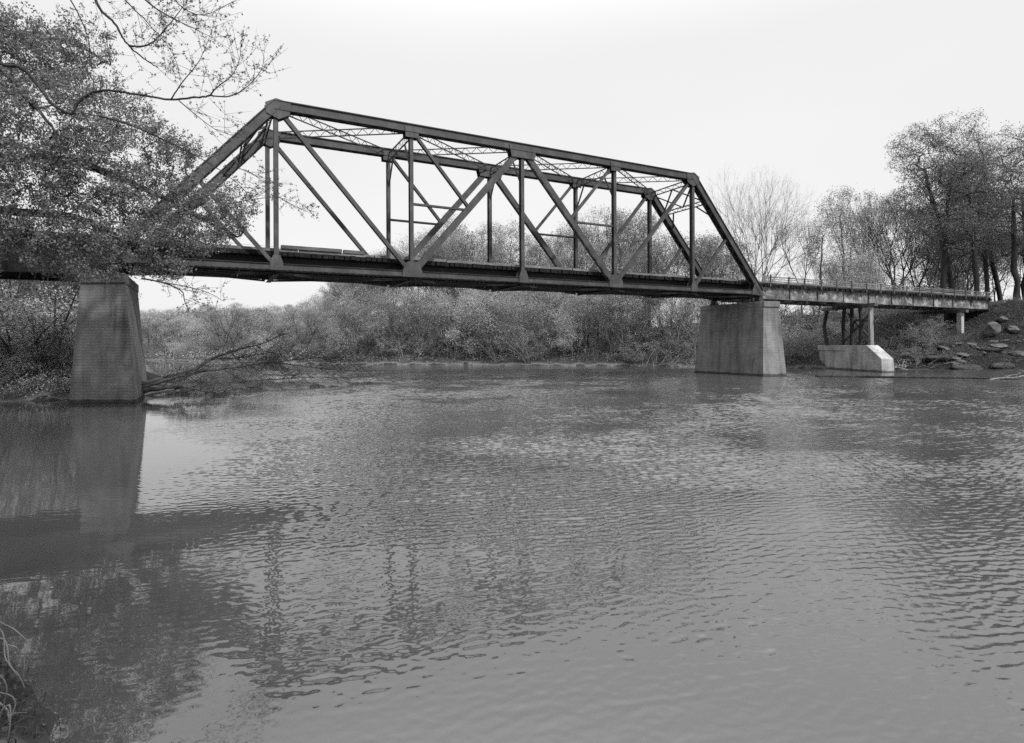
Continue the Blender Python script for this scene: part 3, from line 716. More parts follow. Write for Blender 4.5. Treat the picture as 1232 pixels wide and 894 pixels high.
# ------------------------------------------------------------------ approach spans
def girder(mb,x0,x1,s,z0,z1,stiff=3.8,fl=.30):
    zc=(z0+z1)/2; hh=z1-z0; mb.box((x0,s,zc),(x1,s,zc),.025,hh)
    mb.box((x0,s,z0-.012),(x1,s,z0-.012),fl,.03); mb.box((x0,s,z1+.012),(x1,s,z1+.012),fl,.03)
    x=x0+.06
    while x<x1:
        for sg in (-1,1): mb.box((x,s+sg*.075,z0+.005),(x,s+sg*.075,z1-.005),.1 if False else .02,.12,Y0)
        x+=stiff
def approach(name,label,t0,joints,z0,z1,rail):
    r=empty(name,B2W(t0,0,0),ROTZ,label=label,cat='bridge span'); L_=joints[-1]
    for a,b in zip(joints[:-1],joints[1:]):
        for s in (.35,4.4):
            mb=MB(); girder(mb,a+.03,b-.03,s,z0,z1); mb.build('girder',M['stained' if rail else 'steel2'],r)
        mb=MB()
        n=int((b-a)/2.2)
        for k in range(n+1):
            x=a+.2+(b-a-.4)*k/n; mb.box((x,.37,z0+.2),(x,4.38,z1-.2),.08,.08); mb.box((x,.37,z1-.2),(x,4.38,z0+.2),.08,.08)
        mb.build('cross_frame',M['steel2'],r)
    mb=MB(); deck_ties(mb,.05,L_,z1+.15,.05,4.75); mb.build('deck_ties',M['creosote'],r)
    for s in (.25,4.5):
        x=0
        while x<L_-.3:
            ln=min(rt.uniform(3.5,5),L_-x); mb=MB(); mb.box((x,s,z1+.36+rt.uniform(0,.02)),(x+ln-.05,s+rt.uniform(-.04,.04),z1+.36+rt.uniform(0,.03)),.22,.16); mb.build('guard_timber',M['grey_wood'],r); x+=ln
    for s in (1.75,3.2):
        mb=MB(); mb.box((0,s,z1+.29),(L_,s,z1+.29),.13,.02); mb.box((0,s,z1+.35),(L_,s,z1+.35),.02,.1); mb.box((0,s,z1+.41),(L_,s,z1+.41),.07,.035); mb.build('rail',M['steel2'],r)
    if rail:
        for s,key in ((-.05,1),(4.85,2)):
            rl=MB()
            for zz,th in ((.50,.13),(.70,.06),(.88,.10)):
                x=0
                while x<L_-.4:
                    ln=min(rt.uniform(3.6,4.4),L_-x); rl.box((x,s,z1+zz+rt.uniform(-.03,.03)),(x+ln,s,z1+zz+rt.uniform(-.03,.03)),.045,th); x+=ln
            ro=rl.build('railing_board',M['grey_wood'],r)
            x=.9
            while x<L_:
                pb=MB(); lx=rt.uniform(-.06,.16); pb.box((x,s-.05 if s<0 else s+.06,z1+.05),(x+lx,s-.06 if s<0 else s+.06,z1+1.02+rt.uniform(-.03,.05)),.1,.1)
                pb.build('railing_post',M['timber'],ro); x+=2.25
    return r
approach('approach_span','stained steel girder approach span with board railings running to the right bank',45.95,[0,15.3,38.5],6.50,7.45,True)
approach('approach_span','deep dark girder approach span behind the overhanging tree, left of the near pier',-30.4,[0,15,30.1],6.16,7.6,False)

# ------------------------------------------------------------------ piers
def pier(label,base,top,ztop,mat='concrete',lip=.45,zb=-1.5,extra=None):
    bt=[B2W(*p) for p in base]; tp=[B2W(*p) for p in top]; c=sum(bt,Vector((0,0,0)))/len(bt)
    r=empty('bridge_pier',(c.x,c.y,0),0,label=label,cat='pier')
    def lev(z):
        u=(z)/(ztop-lip); return [Vector((b.x+(t.x-b.x)*u-c.x,b.y+(t.y-b.y)*u-c.y,z)) for b,t in zip(bt,tp)]
    mb=MB(); n=len(bt); zs=[zb,-.3,.0,.8,1.6,2.4,3.2,4.0,4.8,ztop-lip]; rj=random.Random(4)
    rings=[lev(z) for z in zs]
    for a,b in zip(rings[:-1],rings[1:]):
        mb.add(a+b,[(i,(i+1)%n,n+(i+1)%n,n+i) for i in range(n)])
    mb.add(rings[-1],[tuple(range(n))])
    mb.build('shaft',M[mat],r)
    cc=sum(lev(ztop-lip),Vector((0,0,0)))/n; lo=[cc+(p-cc)*1.035 for p in lev(ztop-lip)]; hi=[Vector((p.x,p.y,ztop)) for p in lo]; lo=[Vector((p.x,p.y,ztop-lip+.002)) for p in lo]
    cb=MB(); cb.prism(lo,hi); cb.build('cap',M[mat],r,bevel=.03)
    return r
pier('tapering concrete pier under the left end of the truss, half leaf covered at its top',
     [(1.3,-1.7),(1.24,5.3),(-1.45,6.3),(-1.5,-.24)],[(.80,-1.15),(.80,4.9),(-1.0,5.7),(-1.05,-.15)],6.13)
pier('streaked concrete pier standing in the river under the right end of the truss',
     [(44.2,-1.49),(46.5,-1.9),(46.6,6.1),(44.2,6.05)],[(44.75,-1.1),(46.35,-1.3),(46.4,5.75),(44.8,5.75)],6.13)
# dark waterline ledge left under the near pier's front: part of its profile
# pale sloping nosed footing with a timber bent
S6=1.06
def ft(px,py,k=S6):
    u=px-616; hz=414-ROLL*u; Y=F*H/(py-hz)*k; return Vector(((u+ROLL*(py-414)*0)/F*Y,Y,0))
FA=ft(1061.5,450.5); FD=ft(985,444.6); dirf=(FD-FA).normalized(); perp=Vector((dirf.y,-dirf.x,0))
Lf=(FD-FA).length
r=empty('bent_footing',FA,0,label='pale concrete footing with a sloping nose carrying the timber bent beside the right bank',cat='footing')
mb=MB(); prof=[(0,-1.2),(Lf,-1.2),(Lf-.1,2.35),(2.2,2.45),(.15,1.25)]
wd=1.25
a=[dirf*u+Vector((0,0,z)) for u,z in prof]; b=[dirf*(u+(0.0))+perp*(wd if z<0 else wd-.12)+Vector((0,0,z)) for u,z in prof]
mb.prism(a,b); mb.build('footing_block',M['concrete2'],r,bevel=.04)
cb=MB(); cb.box(dirf*(Lf*.55)+perp*(wd*.5-.05)+Vector((0,0,2.16)),dirf*(Lf+.1)+perp*(wd*.5-.05)+Vector((0,0,2.16)),wd+.06,.5); cb.build('upper_ledge',M['concrete2'],r,bevel=.03)
# bent: near pale post, dark posts behind, cap, bracing
rb=empty('timber_bent',FA,0,label='timber trestle bent with one bleached post and dark leaning posts under the approach deck',cat='trestle')
zcap=6.40
us=[2.05+.25]; c0=perp*(wd*.5)
pb=MB(); pb.box(c0+dirf*2.45+Vector((0,0,2.40)),c0+dirf*2.55+Vector((0,0,zcap-.33)),.34,.34,(0,1,0)); pb.build('post',M['post_wood'],rb,bevel=.03)['label']='bleached pale post'
for u,l in ((4.1,.5),(5.4,.1),(6.6,-.4),(Lf-.5,-1.1)):
    pb=MB(); pb.tube([c0+dirf*min(u,Lf-.3)+Vector((0,0,2.42)),c0+dirf*(u-l)*.5+dirf*min(u,Lf-.3)*.5+Vector((0,0,4.4)),c0+dirf*(u+l*.0)+Vector((0,0,zcap-.33))],[.2,.18,.17],10); pb.build('post',M['bark_dark'],rb)
pb=MB(); pb.box(c0+dirf*1.7+Vector((0,0,zcap-.16)),c0+dirf*(Lf+.3)+Vector((0,0,zcap-.16)),.34,.33); pb.build('cap_beam',M['timber'],rb,bevel=.02)
for a0,a1,z0,z1 in ((2.6,6.6,5.7,3.0),(2.7,6.4,2.9,5.6),(2.2,5.2,4.7,4.9)):
    pb=MB(); pb.box(c0+perp*.22+dirf*a0+Vector((0,0,z0)),c0+perp*.22+dirf*a1+Vector((0,0,z1)),.08,.22,); pb.build('brace',M['timber'],rb)
# low bent at the abutment
p=B2W(78.3,.4,0); g=gz(p.x,p.y); rb=empty('abutment_bent',(p.x,p.y,g),ROTZ,label='short stubby post and cap bearing the deck near the top of the right bank',cat='trestle')
for s in (0,2,4):
    pb=MB(); pb.box((0,s,-.8),(0,s,6.5-g-.55),.55,.5,Y0); pb.build('post',M['concrete2'],rb,bevel=.03)
pb=MB(); pb.box((0,-.7,6.5-g-.39),(0,4.9,6.5-g-.39),.5,.3); pb.build('cap_beam',M['timber'],rb,bevel=.02)
p=B2W(84.9,2.4,0)
ab=MB(); ab.box((0,-3.2,-2.0),(0,3.2,-2.0),.8,4.0); ab.box((.55,-3.2,.3),(.55,3.2,.3),.3,1.2); o=ab.build('abutment',M['concrete'],bevel=.03,loc=(p.x,p.y,6.48)); o.rotation_euler=(0,0,ROTZ); tag(o,'low concrete abutment where the approach deck meets the right bank','abutment')
p=B2W(-30.6,2.4,0)
ab=MB(); ab.box((0,-3.2,-3),(0,3.2,-3),.8,6.0); o=ab.build('abutment',M['concrete'],bevel=.03,loc=(p.x,p.y,6.14)); o.rotation_euler=(0,0,ROTZ); tag(o,'concrete abutment at the left end of the dark approach girders','abutment')

# ------------------------------------------------------------------ rocks
def rock(px,Y,w,h,d,rz,label,tilt=.2,seed=1,group=None,sink=.3,z=None):
    import bmesh
    bm=bmesh.new(); bmesh.ops.create_icosphere(bm,subdivisions=3,radius=1); rg=random.Random(seed)
    pl=[(Vector((rg.gauss(0,1),rg.gauss(0,1),rg.gauss(0,1))).normalized(),rg.uniform(.55,.85)) for _ in range(11)]
    for v in bm.verts:
        for n_,k in pl:
            q=v.co.dot(n_)-k
            if q>0: v.co-=n_*q
        v.co+=Vector((rg.uniform(-.02,.02),)*3)
    me=bpy.data.meshes.new('rock'); bm.to_mesh(me); bm.free(); me.materials.append(M['rock'])
    p=at(px,Y,z=0); o=link('rock',me); o.scale=(w/2,d/2,h/2); o.location=(p.x,p.y,gz(p.x,p.y)+h*(.5-sink) if z is None else z); o.rotation_euler=(tilt,tilt*.6,rz)
    tag(o,label,'rock',group); return o
rock(1192,63.5,2.2,1.9,1.4,.3,'large upright boulder leaning below the end of the deck',.5,2,sink=.15)
rock(1135,60.8,1.5,.45,1.1,.5,'flat slab lying below the short stubby bent',.25,3,sink=.2)
rock(1156,60.2,1.9,.5,1.2,.1,'widest flat pale slab on the right bank',.22,4,sink=.2)
rock(1172,61.5,1.1,.4,.9,.9,'small flat slab above the widest slab',.25,5,sink=.2)
rock(1203,62.0,2.6,.7,1.5,.2,'long boulder below the large upright boulder',.2,6,sink=.2)
rock(1218,63.5,2.0,.9,1.5,.8,'rounded boulder beneath the big tree at the right edge',.2,7,sink=.25)
rock(1205,64.8,1.6,.8,1.2,1.2,'boulder right of the large upright one, against the bank top',.2,8,sink=.2)
rock(1226,61.0,1.8,.7,1.3,.4,'low boulder at the right edge just above the waterline brush',.2,9,sink=.25)
for k in range(46):
    px=random.uniform(1080,1240); Y=random.uniform(58,64); p=at(px,Y,z=0)
    if sd(p.x,p.y)<.3: continue
    s_=random.uniform(.3,1.1); rock(px,Y,s_*1.6,s_*.5,s_*.8,random.uniform(0,3),'small stone scattered on the right bank slope',random.uniform(-.3,.4),20+k,'small stones on the right bank',sink=.42)

for k,(px,Y,w_,h_,lb) in enumerate(((1118,61.8,3.0,.7,'dark ledge part way up the slope under the deck end'),(1188,61.6,3.4,.6,'dark ledge just below the large upright boulder'),(1100,58.2,4.5,.9,'long low dark ledge nearest the sloping footing'),(1130,59.6,3.6,.8,'middle dark ledge under the flat slabs of the right bank'),(1165,58.8,5.0,1.0,'longest dark ledge along the foot of the right bank'),(1205,59.6,4.6,1.1,'dark ledge below the boulders at the right edge'))):
    o=rock(px,Y,w_,h_,1.8,.15*k-.2,lb,.06,200+k,sink=.4); o['category']='ledge'; o.name='rock_ledge'; o.data.materials[0]=M['ledge']
shr={'brush':('low_brush','low bare brush between the rocks of the right bank','right bank low brush')}
shrubs(26,1070,1240,.3,8,.5,1.1,shr,['brush'],ymin=57,ymax=70,skip=False,mind=.8)
# ------------------------------------------------------------------ traced limbs helper
def limb(mb,pts,r0,r1,rng,n=6,sub=5):
    P=[Vector(p) for p in pts]; out=[]
    for i in range(len(P)-1):
        p0=P[max(i-1,0)];p1=P[i];p2=P[i+1];p3=P[min(i+2,len(P)-1)]
        for k in range(sub):
            t=k/sub; out.append(.5*((2*p1)+(-p0+p2)*t+(2*p0-5*p1+4*p2-p3)*t*t+(-p0+3*p1-3*p2+p3)*t**3))
    out.append(P[-1]); m=len(out)
    out=[p+Vector((rng.gauss(0,1),rng.gauss(0,1),rng.gauss(0,1)))*r0*.15 for p in out]
    mb.tube(out,[r0+(r1-r0)*(i/(m-1))**.8 for i in range(m)],n,cap=True); return out

# fallen tree beside the near pier
FT=empty('fallen_tree',at(182,31.0,z=0),0,label='fallen leafless tree lying in the shallows to the right of the near pier',cat='fallen tree'); fo=FT.location.copy()
rg=random.Random(11)
def rel(p): return p-fo
mains=[([(170,462,30.6),(200,454,31.5),(232,446,33),(256,431,34.5),(290,420,36),(320,412,37),(342,402,38)],.13,.02),
       ([(170,466,30.4),(205,456,31.2),(240,447,32.5),(275,443,34),(310,438,36),(345,434,38),(390,430,40),(425,429,42)],.12,.018),
       ([(172,470,30),(200,466,30.4),(216,464,30.8),(222,455,31.5),(236,448,32),(252,444,33)],.16,.03),
       ([(330,436,37),(360,440,38.5),(392,444,40),(430,447,42)],.06,.012),([(210,468,30.8),(250,462,32),(300,458,34),(350,455,36.5),(400,452,39)],.07,.012),([(275,443,34),(310,449,35),(345,452,36)],.05,.01),
       ([(225,466,30.6),(245,470,31),(262,474,31.2),(280,476,31.6)],.05,.012),
       ([(238,464,31.4),(262,464,32),(285,468,32.4)],.05,.012),
       ([(300,438,35.6),(312,446,35.8),(318,440,36.4),(330,434,37)],.05,.012),
       ([(255,431,34.5),(285,431,35.2),(320,425,36),(352,420,37)],.05,.012)]
for pts,r0,r1 in mains:
    mb=MB(); path=limb(mb,[rel(at(x,Y,y)) for x,y,Y in pts],r0,r1,rg,6)
    if len(pts)>3:
        for k in range(60 if len(pts)>6 else 22):
            i=rg.randrange(4,len(path)); b=path[i]; wz=b+fo
            dn=rg.random()<.5
            if dn: e=b+Vector((wz.z*rg.uniform(.5,1.5)+.2,rg.uniform(-.7,.3),-(wz.z)-rg.uniform(-.1,.15)))
            else: e=b+Vector((rg.uniform(.2,1.4),rg.uniform(-.5,.8),rg.uniform(.15,.9)))
            m_=(b+e)/2+Vector((rg.gauss(0,.08),rg.gauss(0,.08),.08)); mb.tube([b,m_,e],[.014,.010,.004],4)
            for q in range(5):
                b2=b.lerp(e,rg.uniform(.25,.95)); e2=b2+Vector((rg.uniform(-.1,1.0),rg.uniform(-.5,.5),rg.uniform(-.35,.4))); mb.tube([b2,(b2+e2)/2+Vector((0,0,rg.uniform(-.05,.08))),e2],[.010,.008,.004],3)
    mb.build('branch',M['drift'],FT,smooth=True)
# reed and flood trash on the silt bar : stuff
V=[];Q=[];nq=0; rr=np.random.default_rng(5)
mb=MB(); c=0
while c<1500:
    px=rr.uniform(175,432); Y=rr.uniform(30.5,46); p=at(px,Y,z=0); d=sd(p.x,p.y)
    if not -.35<d<3.0: continue
    z=max(0,gz(p.x,p.y)); h=rr.uniform(.04,.16); a=rr.uniform(0,6.28); l=rr.uniform(.05,.35)
    mb.tube([(p.x,p.y,z-.03),(p.x+math.cos(a)*l*.6,p.y+math.sin(a)*l*.6,z+h*.8),(p.x+math.cos(a)*l*1.3,p.y+math.sin(a)*l*1.3,z+h)],[.010,.008,.004],3,cap=False); c+=1
tag(mb.build('dead_reeds',M['straw']),'pale dead reeds and flood trash standing on the silt bar','reeds',kind='stuff')

# floating logs on the right
def logobj(name,pts,r0,r1,mat,label,cat='log',twigs=0,seed=1):
    P=[Vector(p) for p in pts]; o0=P[0].copy(); mb=MB(); rg=random.Random(seed); path=limb(mb,[p-o0 for p in P],r0,r1,rg,8)
    for k in range(twigs):
        b=path[rg.randrange(2,len(path)-1)]; e=b+Vector((rg.uniform(-.5,.9),rg.uniform(-.4,.4),rg.uniform(.1,.7)))*rg.uniform(.5,1.4); mb.tube([b,(b+e)/2+Vector((0,0,.05)),e],[r1*1.1,r1*.8,r1*.4],4)
    return tag(mb.build(name,M[mat],smooth=True,loc=o0),label,cat)
logobj('floating_log',[at(980,46.6,z=.02),at(1040,45.5,z=.05),at(1110,44.2,z=.04),at(1180,43,z=.05),at(1226,42,z=.02)],.10,.07,'bark_dark','long thin dark log floating parallel to the right bank')
logobj('driftwood',[at(1190,41.8,z=.02),at(1205,42,z=.12),at(1220,42.4,z=.12),at(1240,42.8,z=.35)],.05,.03,'straw','bleached crooked branch floating at the right edge','driftwood',7,3)
logobj('driftwood',[at(1068,52.6,z=.1),at(1078,53.2,z=.45),at(1092,54,z=.15)],.07,.04,'straw','pale snag lying against the nose of the sloping footing','driftwood',14,4)
# brush pile at the foot of the far bank left of the river pier
for k in range(34):
    px=random.uniform(770,840); Y=random.uniform(63.5,67.5); a=at(px,Y,z=0); g=max(0.05,gz(a.x,a.y)); e=a+Vector((random.uniform(-1.6,3.2),random.uniform(-1,1.5),0)); e.z=g+random.uniform(.2,2.3); a.z=g+random.uniform(-.1,.4)
    logobj('dead_branch',[a,(a+e)/2+Vector((0,0,.3)),e],.032,.012,random.choice(['bark_light','bark_light','bark']),'dead branch in the brush pile left of the river pier','dead branch',4,k).__setitem__('group','dead branches in the brush pile')
for k in range(30):
    px=random.uniform(1065,1232); Y=random.uniform(57.5,61.5); a=at(px,Y,z=0); a.z=max(0,gz(a.x,a.y))+.1; e=a+Vector((random.uniform(-2.5,2.5),random.uniform(-.6,.8),random.uniform(.0,.7)))
    logobj('dead_branch',[a,(a+e)/2+Vector((0,0,.15)),e],.06,.025,random.choice(['bark_light','drift','bark','drift']),'dead branch washed up along the foot of the right bank','dead branch',5,50+k).__setitem__('group','washed up branches on the right bank')

# ------------------------------------------------------------------ overhanging trees, left foreground
def front_tree():
    rng=np.random.default_rng(21); rg=random.Random(21)
    base=Vector((-22.0,19.5,0)); base.z=gz(base.x,base.y)
    T=empty('overhanging_tree',base,0,label='large leafing tree overhanging the water and hiding the left end of the truss',cat='tree')
    tb=lambda p: np.array(p-base)
    trunk=[Vector((-22,19.5,base.z-.6)),Vector((-21.7,19.5,base.z+1.5)),Vector((-21.2,19.7,5.5)),Vector((-20.4,19.9,8)),Vector((-20.2,20.2,10.5)),Vector((-20.1,20.4,12.6)),Vector((-20.2,20.6,14.6))]
    limbs=[[(-60,60,20),(0,83,19.6),(38,125,19.2),(61,151,19),(70,172,18.8),(87,204,18.5),(122,241,18)],
           [(-60,95,20),(0,77,19.2),(25,80,18.8),(45,100,18.4),(60,122,18),(82,140,18),(120,165,18),(150,182,18.2),(200,198,18.6),(235,215,19)],
           [(40,123,19),(60,125,18.8),(85,132,18.6),(120,140,18.6),(160,150,18.6),(200,170,18.8),(262,200,19)],
           [(-50,170,20),(0,200,19),(23,232,18.5),(45,270,18),(75,300,17.6),(113,330,17.4)],
           [(-40,250,19.5),(0,278,18.8),(25,300,18.5),(55,320,18.2)],
           [(-60,240,21),(20,255,21),(90,262,21.5),(150,290,22),(190,318,22),(215,342,22),(225,352,22)],
           [(-60,200,22),(40,190,22.5),(120,205,23),(190,235,23.5),(240,262,23.6),(285,285,23.6)],
           [(-60,20,22),(20,40,22.5),(80,50,23),(130,75,23.4)]]
    P=[tb(p) for p in trunk]; par=[-1]+list(range(len(P)-1))
    for li,l in enumerate(limbs):
        pts=[at(x,Y,y) for x,y,Y in l]; first=tb(pts[0])
        # join to trunk node just below
        cand=[i for i in range(len(trunk))]; j=min(cand,key=lambda i:np.linalg.norm(P[i]-first)+max(0,P[i][2]-first[2])*1.5)
        if li==2: j=min(range(len(P)),key=lambda i:np.linalg.norm(P[i]-first))
        prev=j
        q=[Vector(P[j])]+[Vector(tb(p)) for p in pts]
        for i in range(len(q)-1):
            p0=q[max(i-1,0)];p1=q[i];p2=q[i+1];p3=q[min(i+2,len(q)-1)]
            for k in range(1,4):
                t=k/3; v=.5*((2*p1)+(-p0+p2)*t+(2*p0-5*p1+4*p2-p3)*t*t+(-p0+3*p1-3*p2+p3)*t**3)
                P.append(np.array(v)+rng.normal(0,.02,3)); par.append(prev); prev=len(P)-1
    nb=len(P)
    # attractors in crown volumes (given as view column, row, distance, radii in metres)
    vols=[(-40,60,21,2.4,2.6,2.2,260),(40,60,22.5,2.0,1.6,1.3,150),(-60,180,19.5,2.6,2.5,3,200),(60,150,20.5,2.2,2.2,1.9,230),(130,130,22,1.5,2,1.2,95),(40,220,20,2.2,2,1.8,200),
          (120,215,21.5,2.1,2,1.7,230),(180,240,22,1.6,1.8,1.3,150),(60,285,20.5,2.4,2,1.2,170),(160,290,21.5,2.1,1.8,.9,200),(235,275,22.5,1.5,1.5,1.1,150),(215,185,22.5,1.3,1.3,.7,45),(228,225,22.5,1.2,1.2,.9,55),
          (275,250,23,1.1,1,1.1,90),(70,60,22,2.2,2,1.4,130),(185,165,22,1.0,1.0,.7,40),(-90,280,20,3,2.5,2.4,200),(-120,120,22,3,3,4,200),(100,325,21,2.0,1.2,.45,60),(200,325,22,1.1,.9,.35,32)]
    att=[]
    for x,y,Y,rx,ry,rz,n in vols:
        c=tb(at(x,Y,y)); v=rng.normal(0,1,(n,3)); v/=np.linalg.norm(v,axis=1)[:,None]; v*=rng.uniform(.1,1,(n,1))**.45
        att.append(c+v*np.array([rx,ry,rz]))
    att=np.concatenate(att)
    # grow from the hand laid skeleton
    A=np.zeros((len(att)*8+nb,3)); A[:nb]=P; n=nb; par=list(par)
    d0=np.min(np.linalg.norm(att[:,None]-A[None,:nb],axis=2),axis=1)
    for i in np.argsort(d0):
        a=att[i]; dv=a-A[:n]; d=np.linalg.norm(dv,axis=1); cost=d+(np.arange(n)<7)*1.0+.1*np.maximum(0,-dv[:,2]); j=int(np.argmin(cost)); k=max(1,int(math.ceil(d[j]/.32))); st=A[j].copy(); pj=j
        off=rng.normal(0,1,3)*.14*d[j]
        for q in range(1,k+1):
            if n>=len(A): break
            u=q/k; p=st+(a-st)*u+off*math.sin(math.pi*u); p[2]+=.06*d[j]*math.sin(math.pi*u); A[n]=p; par.append(pj); pj=n; n+=1
    A=A[:n]; par=np.array(par); ch=[[] for _ in range(n)]
    for i in range(1,n): ch[par[i]].append(i)
    rr=np.zeros(n); order=[]; st=[0]
    while st: i=st.pop(); order.append(i); st.extend(ch[i])
    for i in reversed(order): rr[i]=.006 if not ch[i] else (sum(rr[c]**2.6 for c in ch[i])+.002**2.6)**(1/2.6)
    mb=MB(); skin(A,par,rr,ch,mb,base_r=.42)
    link('trunk',mb.mesh('trunk',M['bark_dark'],True),T)
    tips=A[nb:][rr[nb:]<.016]
    C=tips[rng.integers(0,len(tips),150000)]
    V,Q=leaves_at(rng,C,.12,.085); link('crown',np_mesh('crown',V,Q,M['leaf_front']),T)
    return T
front_tree()
def bud_tree():
    """second tree: bare arching twigs with small bud clusters, reaching over the first"""
    rng=np.random.default_rng(33); rg=random.Random(33)
    base=Vector((-19.2,14.2,0)); base.z=gz(base.x,base.y)
    T=empty('budding_tree',base,0,label='nearly bare tree reaching in from the upper left with arching budding twigs',cat='tree')
    rel=lambda p:p-base; mb=MB(); buds=[]
    tr=[Vector((-19.2,14.2,base.z-.5)),Vector((-19,14.2,4)),Vector((-18.4,14.3,8)),Vector((-17.4,14.4,11)),Vector((-16.2,14.6,13.5)),Vector((-15,14.8,15.5))]
    limb(mb,[rel(p) for p in tr],.28,.12,rg,9)
    L_=[([(-50,60,15),(0,77,15),(30,84,15),(60,122,15),(85,137,15),(92,125,15),(108,113,15),(130,109,15),(165,114,15.2),(205,120,15.4),(235,117,15.5),(252,115,15.6)],.05,.024),
        ([(252,115,15.6),(262,104,15.7),(278,92,15.8),(288,72,15.9),(290,52,16)],.022,.006),
        ([(252,115,15.6),(275,116,15.7),(295,106,15.8),(312,88,15.9),(318,70,16)],.022,.006),
        ([(205,120,15.4),(220,98,15.4),(238,76,15.5),(250,50,15.6)],.02,.006),
        ([(215,121,15.4),(235,138,15.6),(258,155,15.8),(285,165,16)],.016,.005),
        ([(60,-60,15),(105,-20,15),(120,10,15),(138,28,15),(147,45,15),(158,58,15.1),(175,72,15.2),(190,82,15.3)],.045,.014),
        ([(155,55,15.1),(168,56,15.2),(182,52,15.3),(196,38,15.4),(210,22,15.5),(222,5,15.6)],.03,.010),
        ([(150,-30,15),(175,0,15),(200,18,15.2),(228,32,15.4),(255,45,15.5)],.03,.006),
        ([(120,-30,15),(160,10,15.4),(180,30,15.6),(205,60,15.8),(216,85,16)],.02,.005),
        ([(190,-30,15),(215,5,15),(240,18,15.2),(262,12,15.4)],.022,.005),
        ([(85,0,14.5),(100,30,14.6),(108,60,14.7),(98,90,14.8)],.018,.005),
        ([(120,140,15),(150,148,15),(190,165,15.2),(225,182,15.4),(262,203,15.6)],.03,.006),
        ([(268,200,15.6),(295,205,15.8),(318,220,16),(338,240,16.2)],.012,.004),
        ([(275,245,16),(305,240,16.2),(335,238,16.4),(365,246,16.6)],.010,.004),
        ([(262,203,15.6),(290,225,15.8),(310,250,16)],.012,.004),
        ([(170,335,18),(195,340,18),(218,350,18),(222,362,18),(228,376,18)],.03,.008),
        ([(195,340,18),(225,345,18.2),(250,352,18.4),(268,362,18.6)],.022,.006)]
    for pts,r0,r1 in L_:
        path=limb(mb,[rel(at(x,Y,y)) for x,y,Y in pts],r0,r1,rg,5)
        k=int(len(path)*(.8 if r0<.04 else .35))
        for _ in range(k):
            i=rg.randrange(2,len(path)); b=path[i]; d=(path[min(i+1,len(path)-1)]-path[i-1]).normalized()
            l=rg.uniform(.3,1.1); sv=Vector((rg.gauss(0,.7),rg.gauss(0,.7),rg.gauss(.25,.6))); e=b+(d*.7+sv*.8).normalized()*l; m_=(b+e)/2+Vector((0,0,rg.uniform(-.08,.04)))
            mb.tube([b,m_,e+Vector((0,0,.06*l))],[.006,.005,.003],3,cap=False)
            for q in range(rg.randrange(2,5)): buds.append(b.lerp(e,rg.uniform(.2,1.05)))
            for q in range(2):
                b2=b.lerp(e,rg.uniform(.3,.8)); e2=b2+Vector((rg.gauss(.1,.25),rg.gauss(0,.25),rg.gauss(.1,.22))); mb.tube([b2,e2],[.004,.002],3,cap=False)
                for z in range(3): buds.append(b2.lerp(e2,rg.uniform(.3,1)))
    link('trunk',mb.mesh('trunk',M['bark_dark'],True),T)
    C=np.repeat(np.array([tuple(b) for b in buds]),3,axis=0)
    V,Q=leaves_at(rng,C,.022,.05); link('crown',np_mesh('crown',V,Q,M['leaf_bud']),T)
bud_tree()

# the tree the photographer stands under: its shade falls on the near left water
PROTO['near']=[(tree_meshes(123,13,'broad',420,15000,.13,M['bark_dark'],M['leaf'],.24,twig=.008,spread=.4),13)]
for x,y,h,lb in ((2.0,-3.0,12.5,'leafy bank tree standing just behind the viewpoint'),(-5.2,-1.5,12,'leafy bank tree behind the viewpoint toward the left bank')):
    plant('near',x,y,h,'bank_tree',lb,'tree')
# dry stems at the near bank, bottom left
rg=random.Random(8)
p0=at(-8,4.2,z=.15)
T=empty('dry_shrub',p0,0,label='pale dry curling stems on the near bank at the lower left corner',cat='shrub')
def q(x,y,Y): return at(x,Y,y)-p0
for pts,r0,r1 in [([(-12,900,3.9),(0,860,3.9),(12,850,3.9),(10,890,3.85)],.008,.005),([(-15,770,4.2),(5,770,4.2),(12,800,4.15),(22,812,4.1),(30,828,4.1)],.007,.003),
                  ([(-10,700,4.3),(8,697,4.3),(28,695,4.3),(12,700,4.3),(-6,703,4.3)],.004,.0025),([(-12,740,4.3),(3,750,4.3),(18,758,4.25),(32,770,4.2)],.005,.0025),
                  ([(2,775,4.2),(18,778,4.2),(22,784,4.2),(20,797,4.2)],.004,.002),([(29,784,4.2),(29,805,4.2),(29,818,4.2),(40,818,4.2)],.003,.002),
                  ([(-10,840,4),(6,852,4),(10,862,4),(11,894,3.9)],.008,.006),([(0,833,4),(14,838,4),(18,850,4),(8,870,3.95)],.004,.003),([(-8,745,4.2),(4,765,4.2),(6,790,4.15),(16,806,4.1),(26,820,4.1)],.006,.003),
                  ([(-12,800,4),(2,815,4),(8,828,4),(4,850,4)],.005,.003),([(8,858,3.9),(20,858,3.9),(32,857,3.9)],.003,.002)]:
    mb=MB(); limb(mb,[q(*p) for p in pts],r0,r1,rg,5); mb.build('stem',M['straw'],T,smooth=True)
mb=MB()
for k in range(900):
    x=rg.uniform(-5.2,-2.6); y=rg.uniform(2.6,4.9)
    if sd(x,y)<-.12: continue
    g=max(-.05,gz(x,y)); h=rg.uniform(.06,.26); a=rg.uniform(0,6.28); l=rg.uniform(.04,.2)
    mb.tube([(x,y,g-.02),(x+math.cos(a)*l*.5,y+math.sin(a)*l*.5,g+h*.7),(x+math.cos(a)*l*1.4,y+math.sin(a)*l*1.4,g+h*.75)],[.003,.0025,.001],3,cap=False)
tag(mb.build('bank_grass',M['bark']),'dry grass on the near bank at the lower left','grass',kind='stuff')
